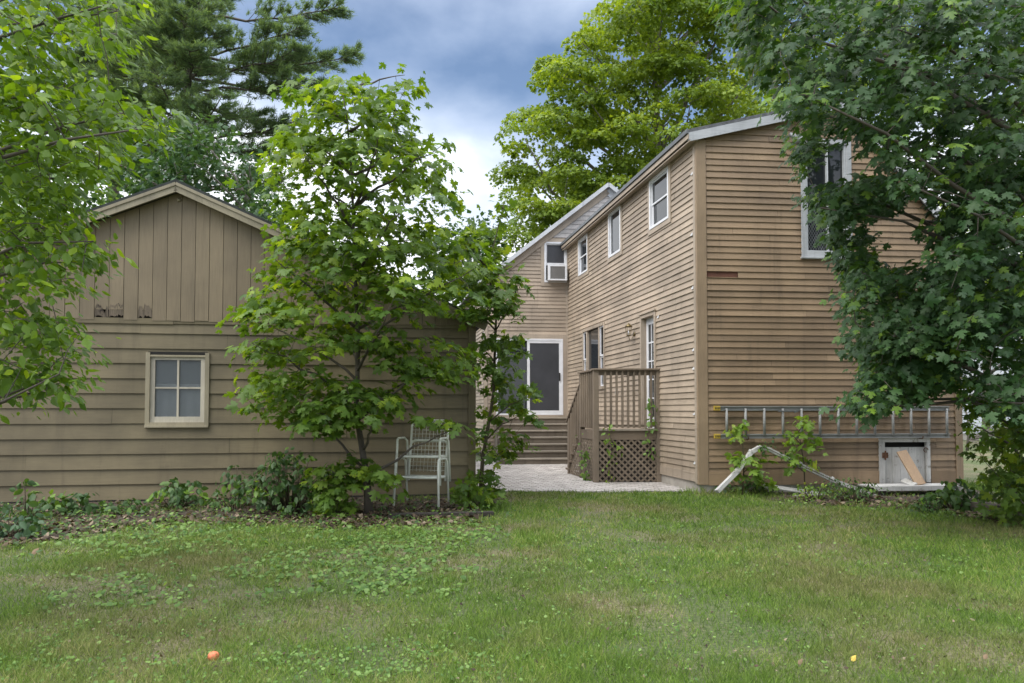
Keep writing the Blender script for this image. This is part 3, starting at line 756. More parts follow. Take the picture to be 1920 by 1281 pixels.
# four-pane window
u0, u1, z0, z1 = oGA
mb = MB(); c = .06
mb.box(FA, u0 - c, u0, z0 - .045, z1 + .05, -.02, .045); mb.box(FA, u1, u1 + c, z0 - .045, z1 + .05, -.02, .045); mb.box(FA, u0, u1, z1 - .012, z1 + .015, -.02, .040); mb.box(FA, u0 - c, u1 + c, z0 - .075, z0 - .045, -.02, .07); mb.box(FA, u0, u1, z0 - .045, z0, -.02, .043)
gwin = mb.build('window', M['garage_trim'], garage)
mb = MB(); mb.box(FA, u0 - .03, u1 + .03, z1 + .016, z1 + .062, .0, .03); mb.build('dark_gap', M['dark'], gwin)
mb = MB(); s = .065
mb.box(FA, u0, u0 + s, z0, z1 - .012, -.03, .012); mb.box(FA, u1 - s, u1, z0, z1 - .012, -.03, .012); mb.box(FA, u0 + s, u1 - s, z0, z0 + s * 1.3, -.03, .012); mb.box(FA, u0 + s, u1 - s, z1 - .012 - s * .7, z1 - .012, -.03, .012)
um = (u0 + u1) / 2; zm = z0 + (z1 - z0) * .52
mb.box(FA, um - .014, um + .014, z0 + s, z1 - .05, -.026, .008); mb.box(FA, u0 + s, um - .014, zm - .012, zm + .012, -.026, .007); mb.box(FA, um + .014, u1 - s, zm - .012, zm + .012, -.026, .007)
mb.build('sash', M['sash_cream'], gwin)
def thinglass():
    m, nt, b = newmat('dusty_pane')
    b.inputs['Base Color'].default_value = (.10, .12, .13, 1); b.inputs['Roughness'].default_value = .08
    t = nd(nt, 'ShaderNodeBsdfTransparent'); mx = nd(nt, 'ShaderNodeMixShader'); mx.inputs[0].default_value = .5
    nt.links.new(b.outputs[0], mx.inputs[1]); nt.links.new(t.outputs[0], mx.inputs[2]); nt.links.new(mx.outputs[0], nt.nodes['Material Output'].inputs[0])
    return m
mb = MB(); mb.box(FA, u0 + s, u1 - s, z0 + s, z1 - .05, -.016, -.012); mb.build('pane', thinglass(), gwin)
mb = MB(); n = 24                                # gathered curtain hanging below a dark top gap
for i in range(n):
    a = u0 + .03 + (u1 - u0 - .06) * i / n; b = u0 + .03 + (u1 - u0 - .06) * (i + 1) / n
    na = -.045 + .008 * math.sin(i * 1.1); nb = -.045 + .008 * math.sin((i + 1) * 1.1)
    mb.poly([FA(a, z0, na), FA(b, z0, nb), FA(b, z0 + (z1 - z0) * .58, nb), FA(a, z0 + (z1 - z0) * .58, na)], .5)
mb.build('curtain', M['curtain'], gwin)

# ================================================================== PATIO
mb = MB(); px0 = G(885, 930).x
pv = MB()
L0 = FW; y0 = -.30
sx, sy = .2, .1
for r in range(0, 88):
    b = -.25 + r * sy
    for k in range(0, 24):
        a = .0 + k * sx + (r % 2) * sx / 2
        p = FW(b, 0, a)
        if p.x < px0 - 1.2 or p.y < 12.28 + .05 * math.sin(p.x * 3): continue
        h = .022 + random.uniform(-.003, .004); g = .008
        c = [FW(b + g, 0, a + g), FW(b + sy - g, 0, a + g), FW(b + sy - g, 0, a + sx - g), FW(b + g, 0, a + sx - g)]
        pv.hexa([Vector((q.x, q.y, -.01)) for q in c] + [Vector((q.x, q.y, h + random.uniform(-.002, .002))) for q in c])
tag(pv.build('patio', M['paver']), kind='structure')
mb = MB(); mb.poly([Vector((px0 - 1.3, 12.33, .012)), Vector((3.0, 12.33, .012)), FW(8.3, .012, 0), FW(8.3, .012, 5.2)]); tag(mb.build('patio_bed', M['concrete']), kind='structure')

# ================================================================== REAR STEPS
st = thing('wooden_steps', FR(.9, 0, 1), 'wide weathered wooden steps leading up to the sliding door', 'stairs')
su0, su1 = .06, FR.pix(905, 700)[0] - .35; nst = 7; zt_ = oS[2] - .055; rise = zt_ / nst; run = .262
for i in range(nst):
    zz = zt_ - i * rise; n1 = .06 + run * (i + 1)
    mb = MB(); mb.box(FR, su0, su1, zz - .038, zz, n1 - run - .0 + (.0 if i else -.03), n1 + .025); mb.build('tread', M['step'], st, bevel=.004)
    mb = MB(); mb.box(FR, su0 + .01, su1 - .01, zz - rise + (.0 if i < nst - 1 else .0), zz - .039, n1 - .03, n1 - .004); mb.build('riser', M['step_dark'], st)
for u in (su0 - .03, su1):
    mb = MB(); pts = [(.06, 0), (.06, zt_ - .04)] + [q for i in range(nst) for q in ((.06 + run * (i + 1) - .03, zt_ - i * rise - .04), (.06 + run * (i + 1) - .03, zt_ - (i + 1) * rise - .04))]
    pts[-1] = (pts[-1][0], 0)
    k = len(pts); mb.add([FR(u, z, n) for n, z in pts] + [FR(u + .03, z, n) for n, z in pts], [tuple(range(k)), tuple(range(k, 2 * k))] + [(j, (j + 1) % k, (j + 1) % k + k, j + k) for j in range(k)]); mb.build('stringer', M['step_dark'], st)

# ================================================================== DECK
DO = Vector((2.735 + .02, 13.74, 0))
FD = Frame(DO, (-1, 0), -dW)                  # u to the left, n toward the camera
DWd = 1.25; DD = 1.03; DZ = .97; RZ = 2.08
deck = thing('deck', DO, 'small raised timber deck with lattice skirt below the entrance door', 'deck')
def post(u0, n0, z1, w=.095, z0=.015):
    mb = MB(); mb.box(FD, u0, u0 + w, z0, z1, n0 - w, n0); return mb.build('post', M['deck'], deck, bevel=.004)
post(DWd - .095, .0, RZ); post(.0, .0, RZ); post(DWd - .095, -DD + .095, RZ - .03)
mb = MB()
for i in range(8):
    n = -.02 - i * .135; mb.box(FD, .03, DWd - .02, DZ - .035, DZ, n - .125, n - .0)
mb.build('floor_boards', M['deck_h'], deck)
mb = MB(); mb.box(FD, .1, DWd - .1, DZ - .17, DZ - .036, -.06, -.02); mb.box(FD, DWd - .06, DWd - .02, DZ - .17, DZ - .036, -DD + .1, -.1); mb.build('rim_joist', M['deck_h'], deck)
mb = MB(); mb.box(FD, .096, DWd - .096, DZ + .0, DZ + .028, -.10, .018); mb.build('toe_board', M['step'], deck)
mb = MB(); mb.box(FD, -.02, DWd + .02, RZ, RZ + .036, -.12, .03); mb.build('cap_rail', M['deck_h'], deck, bevel=.004)
mb = MB(); mb.box(FD, DWd - .125, DWd + .025, RZ - .012, RZ + .024, -DD - .02, -.121); mb.build('cap_rail', M['deck_h'], deck, bevel=.004)
for q in ((.096, DWd - .096, RZ - .09, RZ - .001, -.075, -.037), (.096, DWd - .096, DZ + .07, DZ + .11, -.075, -.037), (DWd - .07, DWd - .03, RZ - .10, RZ - .013, -DD + .1, -.096), (DWd - .07, DWd - .03, DZ + .06, DZ + .10, -DD + .1, -.096)): mb = MB(); mb.box(FD, *q); mb.build('rail', M['deck_h'], deck)
NBL = 9
for i in range(NBL):
    u = .12 + (DWd - .30) * (i + .5) / NBL
    mb = MB(); mb.box(FD, u, u + .035, DZ + .05, RZ - .002, -.036, -.001); mb.build('baluster', M['deck'], deck)
for i in range(6):
    n = -.16 - (DD - .3) * i / 5
    mb = MB(); mb.box(FD, DWd - .03, DWd + .005, DZ + .05, RZ - .015, n - .035, n); mb.build('baluster', M['deck'], deck)
def lattice(F2, polyhps, u0, u1, z0, z1, name='lattice'):
    mb = MB(); step = .118; w = .034
    for sgn, n in ((1, .004), (-1, -.005)):
        k = -30
        while k < 60:
            x = u0 + k * step; L = z1 - z0
            pl = [(x, z0), (x + w * 1.4, z0), (x + w * 1.4 + sgn * L, z1), (x + sgn * L, z1)]
            for h in polyhps: pl = clip(pl, h)
            if len(pl) > 2:
                kk = len(pl); mb.add([F2(p[0], p[1], n) for p in pl] + [F2(p[0], p[1], n - .008) for p in pl], [tuple(range(kk)), tuple(range(kk, 2 * kk))] + [(j, (j + 1) % kk, (j + 1) % kk + kk, j + kk) for j in range(kk)])
            k += 1
    return mb.build(name, M['deck'], deck)
FDF = Frame(FD(0, 0, -.03), (-1, 0), -dW)
lattice(FDF, [(1, 0, DWd - .095), (-1, 0, -.02), (0, 1, DZ - .05), (0, -1, -.03)], 0, DWd, .03, DZ - .05)
FDS = Frame(FD(DWd - .03, 0, 0), dW, (-1, 0))
lattice(FDS, [(1, 0, DD - .1), (-1, 0, -.1), (0, 1, DZ - .04), (0, -1, -.03)], 0, DD, .03, DZ)
SR = .95
mb = MB(); mb.box(FD, .02, DWd - .1, .02, DZ - .06, -.13, -.11); mb.box(FD, DWd - .14, DWd - .12, .02, DZ - .06, -DD + .1, -.131); mb.build('skirt_shade_panel', M['timber_dark'], deck)  # dark panel added behind the lattice, its colour standing in for under-deck shade
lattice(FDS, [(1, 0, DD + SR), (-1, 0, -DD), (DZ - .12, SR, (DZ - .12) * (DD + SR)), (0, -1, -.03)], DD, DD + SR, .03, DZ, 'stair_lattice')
for q in (-.05, -.95): mb = MB(); mb.beam(FDS(DD, DZ - .1, q), FDS(DD + SR - .05, .08, q), .04, .2); mb.build('stringer', M['deck_h'], deck)
for i in range(5):
    n = DD + SR * (i + .3) / 5; z = DZ - (i + .8) * DZ / 5.6
    mb = MB(); mb.box(FDS, n, n + .26, z - .04, z, -1.0, .03); mb.build('tread', M['deck_h'], deck)
mb = MB(); mb.box(FDS, DD + SR - .09, DD + SR, .015, 1.16, -.07, .02); mb.build('post', M['deck'], deck)
h0, h1 = FDS(DD - .05, RZ - .22, -.02), FDS(DD + SR + .06, 1.10, -.02)
mb = MB(); mb.beam(h0, h1, .12, .035); mb.beam(h0 - Vector((0, 0, .06)), h1 - Vector((0, 0, .06)), .035, .085); mb.build('hand_rail', M['deck_h'], deck)
for i in range(6):
    t = (i + .6) / 6.6; b = DD + SR * t
    za = DZ - .1 - (DZ - .2) * t; zb2 = RZ - .26 - (RZ - .22 - 1.10) * t
    mb = MB(); mb.box(FDS, b - .018, b + .018, za, zb2, -.002, .032); mb.build('baluster', M['deck'], deck)

# ================================================================== LADDER on the gable
lu0, lz1 = FG.pix(1352, 766); lu1 = FG.pix(1772, 766)[0]; lz0 = FG.pix(1352, 818)[1]
lad = thing('ladder', FG(lu0, lz0, .1), 'aluminium ladder hung sideways along the gable above the cellar door', 'ladder')
for z in (lz0, lz1):
    mb = MB(); mb.box(FG, lu0 - .06, lu1, z - .038, z + .038, .085, .095); mb.box(FG, lu0 - .06, lu1, z + .024, z + .033, .096, .125); mb.box(FG, lu0 - .06, lu1, z - .033, z - .024, .096, .125)
    mb.build('rail', M['alu'], lad)
n = 13
for i in range(n):
    u = lu0 + .05 + (lu1 - lu0 - .1) * i / (n - 1)
    mb = MB(); mb.tube([FG(u, lz0 + .0, .108), FG(u, lz1 - .0, .108)], .021, 10); mb.build('rung', M['alu'], lad)
mb = MB(); u = lu0 + .05 + (lu1 - lu0 - .1) * 3 / 12
mb.beam(FG(u - .09, lz1 - .045, .135), FG(u + .2, lz1 - .045, .135), .012, .016); mb.beam(FG(u + .18, lz1 - .06, .135), FG(u + .26, lz1 - .03, .135), .014, .03); mb.build('lock_bar', M['greymetal'], lad)
for z in (lz0 + .002, lz1 + .002):
    mb = MB(); mb.box(FG, lu0 - .16, lu0 - .058, z - .036, z + .038, .08, .128); e = mb.build('end_cap', M['yellow'], lad, bevel=.004)
    mb = MB()
    for i in range(4): mb.box(FG, lu0 - .145 + i * .022, lu0 - .133 + i * .022, z - .018 + .004 * (i % 2), z + .016, .128, .1295)
    mb.build('print', M['black'], e)
for u in (lu0 + .4, lu1 - .5):
    mb = MB(); mb.tube([FG(u, lz0 - .0, .0), FG(u, lz0 - .045, .05), FG(u, lz0 - .045, .14), FG(u, lz0 + .0, .15)], .008, 6); mb.build('hook', M['rusty'], lad)

# ================================================================== things at the foot of the gable
def onG(px, py, n): u, z = FG.pix(px, py, n); return FG(u, z, n)
def pipe(pts, w=.075, h=.05):
    mb = MB()
    for a, b in zip(pts, pts[1:]): mb.tube([a, a + (b - a) * .5, b], [w / 2] * 3, 8)
    return mb
gp = [onG(1345, 921, .62), onG(1382, 884, .5), onG(1408, 848, .42), onG(1424, 839, .40), onG(1440, 842, .40), onG(1500, 872, .42), onG(1560, 900, .46), onG(1640, 930, .5)]
mb = MB()
for a, b in zip(gp, gp[1:]): mb.beam(a - (b - a).normalized() * .012, b + (b - a).normalized() * .012, .058, .082, nG)
for i in (1, 2, 5, 6): mb.tube([gp[i] + (gp[i] - gp[i - 1]).normalized() * -.02, gp[i] + (gp[i] - gp[i - 1]).normalized() * .02], .054, 4)
tag(mb.build('downspout', M['white_worn'], None, tuple(gp[0])), 'bent old white downspout leaning up from the grass by the gable', 'downspout')
def plank(name, a, b, w, t, mat, label, cat, up=(0, 0, 1), group=None):
    mb = MB(); a = Vector(a); b = Vector(b); k = 6
    ps = [a + (b - a) * i / k for i in range(k + 1)]
    mb.beam(a, b, w, t, up); return tag(mb.build(name, M[mat], None, tuple(a), bevel=.003), label, cat, group)
plank('board', onG(1432, 911, .30), onG(1536, 926, .36), .10, .025, 'white_worn', 'long peeling white board lying in the weeds under the downspout', 'board', (0, -.5, 1))
plank('board', onG(1490, 930, .55), onG(1545, 927, .5), .06, .02, 'white_worn', 'short white stick lying on dead leaves beside the peeling board', 'board')
u0, z_ = FG.pix(1600, 928); u1 = FG.pix(1757, 928)[0]
t = thing('platform', FG((u0 + u1) / 2, 0, .3), 'low worn white plank platform on the ground before the cellar door', 'platform')
mb = MB()
for i in range(3): mb.box(FG, u0 + .02 * i, u1 - .03 * (i % 2), .12, .145, .14 + i * .15, .285 + i * .15)
mb.build('planks', M['white_worn'], t)
mb = MB(); mb.box(FG, u0, u1, .08, .15, .60, .625); mb.build('edge', M['white_worn'], t)
for q in (u0 + .1, u1 - .25): mb = MB(); mb.box(FG, q, q + .1, .0, .119, .16, .58); mb.build('bearer', M['timber_dark'], t)
a = onG(1727, 926, .42); a.z = .15; b = onG(1690, 846, .09)
plank('board', a, b, .17, .03, 'board', 'tan new board leaning against the cellar door', 'board', nG)
a = onG(1716, 926, .45); a.z = .15; b = onG(1693, 900, .18)
plank('board', a, b, .10, .02, 'white_worn', 'short white board leaning beside the tan board', 'board', nG)
# dark timber under the right-hand leaves
a, b = G(1795, 952), G(1868, 968); a.z = b.z = .07
plank('timber', a, b, .16, .13, 'step_dark', 'weathered square timber lying in weeds at the lawn edge right of the cellar door', 'timber')
a, b = G(728, 972), G(925, 968); a.z = b.z = .03
plank('timber', a, b, .12, .06, 'timber_dark', 'dark damp timber edging under the stacked garden chairs', 'timber')

# ================================================================== STACKED CHAIRS
cb = G(781, 962)
def chair(z, back, label, dy):
    t = thing('garden_chair', (cb.x, cb.y, z), label, 'chair', 'stacked garden chairs'); t.rotation_euler.z = R(-15)
    O = Vector((cb.x, cb.y + dy, z)); w = .265
    def q(x, y, zz): return O + Vector((x, y, zz))
    sz, bt = .37, .84; r = .0155
    mb = MB()
    # back hoop
    hp = [q(-w, .36, .30), q(-w, .42, bt - .07)] + [q(-w + .07 - .07 * math.cos(a), .45, bt - .07 + .07 * math.sin(a)) for a in np.linspace(.2, 1.57, 5)] + [q(w - .07 + .07 * math.sin(a), .45, bt - .07 + .07 * math.cos(a)) for a in np.linspace(0, 1.37, 5)] + [q(w, .42, bt - .07), q(w, .36, .30)]
    mb.tube(hp, r, 8); mb.build('back_frame', M['chair'], t)
    mb = MB()
    sp = [q(-w, .40, sz - .02)] + [q(-w, .06, sz)] + [q(-w + .06 - .06 * math.cos(a), .06 - .06 * math.sin(a), sz) for a in np.linspace(.3, 1.57, 4)] + [q(w - .06 + .06 * math.sin(a), .06 - .06 * math.cos(a), sz) for a in np.linspace(0, 1.27, 4)] + [q(w, .06, sz), q(w, .40, sz - .02)]
    mb.tube(sp, r, 8); mb.build('seat_frame', M['chair'], t)
    mb = MB()
    for i in range(9):
        x = -w + 2 * w * (i + 1) / 10; mb.tube([q(x, .37, .42), q(x, .45, bt - .01)], .0026, 4); mb.tube([q(x, .0, sz), q(x, .40, sz - .02)], .0026, 4)
    for i in range(8):
        z_ = .44 + (bt - .46) * i / 7; y = .37 + .08 * (z_ - .42) / (bt - .43); mb.tube([q(-w, y, z_), q(w, y, z_)], .0026, 4)
    for i in range(11): mb.tube([q(-w, .02 + .036 * i, sz), q(w, .02 + .036 * i, sz)], .0026, 4)
    mb.build('wire_mesh', M['chair'], t)
    for s in (-1, 1):
        x = s * (w + .035); mb = MB()
        arm = [q(x + s * .015, -.02, 0), q(x, .0, .50)] + [q(x, .05 - .05 * math.cos(a), .56 + .05 * math.sin(a)) for a in np.linspace(.4, 1.57, 4)] + [q(x, .24, .61), q(x, .33, .57), q(x, .40, .02)]
        mb.tube(arm, r, 8); mb.build('leg', M['chair'], t)
    return t
chair(.09, 0, 'lower pale wire garden chair of the stack by the garage', 0)
chair(.36, 0, 'upper pale wire garden chair of the stack by the garage', .05)

# ================================================================== LAWN THINGS
b = G(400, 1238); r = .030
me = bpy.data.meshes.new('ball')
import bmesh
bm = bmesh.new(); bmesh.ops.create_uvsphere(bm, u_segments=24, v_segments=14, radius=r)
for v in bm.verts:
    v.co.z *= .95
    if v.co.z > r * .8: v.co.z -= .004
    v.co *= 1 + .02 * math.sin(5 * math.atan2(v.co.y, v.co.x))
for f in bm.faces: f.smooth = True
bm.to_mesh(me); bm.free(); me.materials.append(M['orange'])
o = link('ball', me, None, (b.x, b.y, r - .010)); tag(o, 'small orange ball lying in the grass', 'ball')
mb = MB(); mb.tube([Vector((b.x, b.y, 2 * r + .004)), Vector((b.x + .004, b.y, 2 * r + .012))], [.004, .003], 6)
def single_leaf(px, py, s, mat, label):
    p = G(px, py, .02); pos = np.array([list(p)])
    o = leaves('fallen_leaf', T_OVAL, pos, np.array([[.2, -.6, .75]]), np.array([[.5, .1, .6]]), s, np.array([.5]), M[mat], None, loc=tuple(p))
    tag(o, label, 'leaf')
single_leaf(1597, 1240, .04, 'dry', 'yellow fallen leaf standing up in the lawn')
single_leaf(1497, 1246, .035, 'tan_leaf', 'tan curled fallen leaf left of the yellow one')
single_leaf(1845, 1236, .035, 'tan_leaf', 'tan fallen leaf near the right edge of the lawn')
single_leaf(58, 1040, .08, 'tan_leaf', 'large pale dead leaf on bare soil at the left edge')

# soil strips
def strip(name, pts, z, mat):
    mb = MB(); mb.poly([(G(x, y).x, G(x, y).y, z) for x, y in pts]); return tag(mb.build(name, M[mat]), kind='structure')
strip('soil_bed', [(-500, 1055), (-60, 1045), (60, 1024), (150, 996), (250, 988), (330, 974), (420, 982), (480, 978), (560, 990), (640, 984), (700, 990), (780, 978), (900, 966), (935, 945), (905, 925), (500, 905), (-200, 920), (-500, 930)], .006, 'soil')
strip('soil_bed', [(1440, 938), (1560, 950), (1700, 952), (1800, 960), (1960, 985), (2100, 960), (1800, 915), (1400, 912)], .006, 'soil')

# grass: one field of short blades ----------------------------------
def vnoise(x, y, s, seed):
    r = np.random.default_rng(seed); g = r.uniform(0, 1, (64, 64)); fx = (x * s) % 63; fy = (y * s) % 63
    i = fx.astype(int); j = fy.astype(int); a = fx - i; b = fy - j; a = a * a * (3 - 2 * a); b = b * b * (3 - 2 * b)
    return (g[i, j] * (1 - a) + g[i + 1, j] * a) * (1 - b) + (g[i, j + 1] * (1 - a) + g[i + 1, j + 1] * a) * b
BEDL = [(-500, 1045), (-60, 1038), (60, 1020), (180, 995), (330, 975), (480, 978), (640, 980), (780, 975), (900, 962), (935, 945), (905, 925), (500, 905), (-200, 920), (-500, 930)]
BEDR = [(1470, 936), (1560, 944), (1700, 946), (1800, 955), (1960, 985), (2100, 960), (1800, 915), (1400, 912)]
BL = [(G(*q).x, G(*q).y) for q in BEDL]; BR = [(G(*q).x, G(*q).y) for q in BEDR]
N = 330000
u = RNG.uniform(0, 1, N); y = 3.3 * (13.4 / 3.3) ** u
x = RNG.uniform(-1, 1, N) * (.74 * y + .5)
pts = np.stack([x, y], 1)
keep = ~((y > 12.3 + .06 * np.sin(x * 9)) & (x > -1.2) & (x < 2.98))
keep &= ~((y > 12.45 + .09 * (x - 3.0)) & (x > 2.98) & (x < 7.6))
keep &= ~(y > 10.7 + .164 * (x + 7.385) - .05) | (x > -.55)
inb = inpoly(pts, BL) | inpoly(pts, BR); keep &= ~inb | (RNG.uniform(0, 1, N) < .05 + .5 * (vnoise(x, y, 2.3, 12) > .62))
bare = vnoise(x, y, .9, 3) * .5 + vnoise(x, y, 3.1, 4) * .32 + vnoise(x, y, 8.5, 14) * .18
keep &= RNG.uniform(0, 1, N) < np.clip(2.0 - 2.3 * bare, .30, 1)
x, y, bare = x[keep], y[keep], bare[keep]; n = len(x)
d = np.stack([RNG.normal(0, .55, n), RNG.normal(0, .55, n), np.ones(n)], 1)
nr = np.stack([RNG.normal(0, 1, n), RNG.normal(0, 1, n) - .6, np.full(n, .25)], 1)
h = RNG.uniform(.02, .068, n) * (1.35 - .7 * bare) * (.7 + .35 * vnoise(x, y, 1.7, 9) + .45 * vnoise(x, y, 7.3, 19))
tall = (y > 11.9) & (x > 2.7); h = np.where(tall, h * 2.2, h)
rn = np.clip(RNG.uniform(0, 1, n) * .75 + .25 * vnoise(x, y, 1.3, 5) + .3 * vnoise(x, y, 6.5, 15) - .15, 0, 1)
g = leaves('grass', T_BLADE, np.stack([x, y, np.zeros(n)], 1), nr, d, h, rn, M['grass'], width=np.maximum(.0026, .00082 * y), bend=.3)
tag(g, 'short patchy green lawn grass with dry spots', 'grass', kind='stuff')
# broad-leaved weeds scattered in patches
def patch(name, polys, mat, tmpl, hgt, label, cat):
    pos = []; sz = []
    for poly, cnt, s in polys:
        for px, py in sample_poly(poly, cnt):
            p = G(px + random.gauss(0, 45), py + random.gauss(0, 14)); k = random.randint(1, 5)
            for _ in range(k): pos.append((p.x + random.gauss(0, .05), p.y + random.gauss(0, .05), random.uniform(.4, 1) * hgt)); sz.append(s * random.uniform(.6, 1.3))
    n = len(pos); nr = unit(np.stack([RNG.normal(0, .35, n), RNG.normal(0, .35, n) - .25, np.ones(n)], 1)); d = RNG.normal(0, 1, (n, 3)); d[:, 2] = -.1
    d -= nr * (d * nr).sum(1, keepdims=True)
    o = leaves(name, tmpl, np.array(pos), nr, d, np.array(sz), RNG.uniform(0, 1, n), mat); return tag(o, label, cat, kind='stuff')
patch('lawn_weeds', [([(430, 1060), (560, 1020), (760, 1010), (880, 1050), (840, 1100), (600, 1110), (460, 1100)], 300, .042),
    ([(130, 1080), (320, 1070), (330, 1130), (180, 1140)], 80, .038), ([(620, 1000), (900, 975), (920, 1010), (700, 1040)], 230, .042),
    ([(480, 1230), (900, 1200), (960, 1281), (500, 1281)], 130, .02), ([(0, 1180), (330, 1160), (350, 1281), (0, 1281)], 110, .02), ([(200, 990), (420, 985), (480, 1030), (160, 1050)], 150, .05),
    ([(900, 1150), (1920, 1100), (1920, 1281), (900, 1281)], 120, .016), ([(960, 935), (1400, 930), (1900, 990), (1900, 1080), (1000, 1080)], 260, .024), ([(0, 990), (1300, 1000), (1300, 1281), (0, 1281)], 420, .018)],
    M['clover'], T_ROUND, .045, 'low broad leaved weeds spreading through the lawn', 'weeds')
patch('ground_cover', [([(-60, 1030), (160, 1000), (330, 975), (500, 985), (640, 980), (640, 955), (300, 955), (-60, 965)], 330, .045), ([(640, 985), (930, 965), (930, 945), (700, 955)], 60, .045)], M['weed'], T_OVAL, .09, 'low dark green ground cover creeping over the soil by the garage', 'ground cover')
patch('ground_cover', [([(100, 1010), (400, 975), (700, 985), (900, 965), (600, 1000), (300, 1010)], 190, .035), ([(1440, 930), (1920, 985), (1800, 930)], 110, .04)], M['clover'], T_OVAL, .07, 'low light green ground cover at the edge of the soil', 'ground cover')
def litter(name, polys, label, smin=.035):
    pos = []
    for poly, cnt in polys:
        for px, py in sample_poly(poly, cnt): p = G(px, py); pos.append((p.x, p.y, random.uniform(.012, .04)))
    n = len(pos); nr = unit(np.stack([RNG.normal(0, .5, n), RNG.normal(0, .5, n), np.ones(n)], 1)); d = RNG.normal(0, 1, (n, 3)); d -= nr * (d * nr).sum(1, keepdims=True)
    o = leaves(name, T_OVAL, np.array(pos), nr, d, RNG.uniform(smin, smin * 2.4, n), RNG.uniform(0, 1, n) ** 1.3, M['litter'], bend=-.2); tag(o, label, 'dead leaves', kind='stuff')
litter('leaf_litter', [([(-60, 1040), (180, 1005), (360, 985), (640, 990), (900, 968), (900, 940), (500, 935), (0, 950), (-60, 950)], 3000), ([(560, 960), (900, 955), (900, 985), (600, 995)], 900)], 'brown dead leaves covering the soil along the garage')
litter('leaf_litter', [([(1440, 932), (1540, 950), (1720, 955), (1880, 985), (1920, 960), (1760, 935)], 900)], 'brown dead leaves under the downspout and platform')

litter('leaf_litter', [([(0, 1030), (900, 985), (1400, 950), (1920, 1000), (1920, 1281), (0, 1281)], 750)], 'small brown scraps of dead leaves strewn over the lawn', .012)
# ================================================================== PLANTS
def V3(p): return Vector((p[0], p[1], p[2]))
# tall young maple before the garage
bp = G(692, 966); Yb = bp.y
tr = [bp, P(688, 900, Yb), P(668, 770, Yb + .1), P(672, 640, Yb + .15), P(664, 480, Yb + .15), P(660, 330, Yb + .1), P(650, 215, Yb + .1), P(640, 165, Yb + .1)]
tree('maple_tree', 'tall young maple with bright green leaves growing against the garage', 'tree', bp, tr, [.062, .045, .034, .028, .022, .016, .010, .005],
    [([(735, 122), (775, 148), (770, 190), (745, 205), (760, 270), (745, 300), (600, 300), (525, 250), (525, 190), (560, 145), (620, 135), (680, 165)], 105, Yb - .7, Yb + .9),
     ([(485, 270), (640, 240), (825, 235), (845, 330), (880, 385), (860, 420), (780, 470), (640, 480), (525, 440), (500, 360)], 225, Yb - 1.0, Yb + 1.3),
     ([(450, 525), (530, 445), (870, 430), (905, 470), (885, 560), (700, 640), (540, 680), (460, 670)], 250, Yb - 1.0, Yb + 1.0),
     ([(455, 760), (475, 690), (560, 690), (650, 720), (610, 800), (480, 780)], 58, Yb - .8, Yb + .6),
     ([(590, 750), (760, 720), (750, 770), (640, 820), (570, 810)], 56, Yb - .7, Yb + .5),
     ([(600, 870), (680, 850), (680, 910), (620, 925)], 20, Yb - .4, Yb + .3),
     ([(690, 640), (870, 640), (880, 710), (760, 730)], 62, Yb - .3, Yb + .8),
     ([(700, 880), (780, 890), (760, 920), (700, 920)], 7, Yb - .5, Yb),
     ([(780, 785), (890, 775), (880, 810), (800, 805)], 8, Yb - .3, Yb + .2)],
    9, .30, .16, .122, T_MAPLE, M['maple_young'], M['bark'], K=30, r0=.022, twig=.004, tmax=.4, up=.75, outw=.5, jit=.32, droop=.4, bend=.1)
# second young maple at the garage corner
bp2 = G(900, 934); Y2 = bp2.y
tr = [bp2, P(905, 860, Y2), P(925, 740, Y2 + .05), P(930, 600, Y2 + .1), P(915, 500, Y2 + .1), P(948, 372, Y2 + .1)]
tree('maple_tree', 'slender young maple at the garage corner beside the patio', 'tree', bp2, tr, [.035, .03, .024, .018, .013, .004],
    [([(835, 490), (880, 425), (925, 440), (950, 445), (985, 500), (965, 590), (930, 600), (900, 615), (850, 590)], 85, Y2 - .5, Y2 + .5),
     ([(930, 375), (952, 365), (958, 430), (930, 440)], 6, Y2, Y2 + .2),
     ([(895, 640), (970, 620), (1000, 720), (1005, 800), (980, 850), (940, 880), (900, 900)], 62, Y2 - .4, Y2 + .6),
     ([(890, 880), (935, 890), (925, 935), (890, 930)], 8, Y2 - .3, Y2 + .2)],
    10, .22, .4, .125, T_MAPLE, M['maple_corner'], M['twig'], K=18, r0=.014, twig=.004, up=.7, outw=.35, jit=.45, droop=.5, bend=.1)
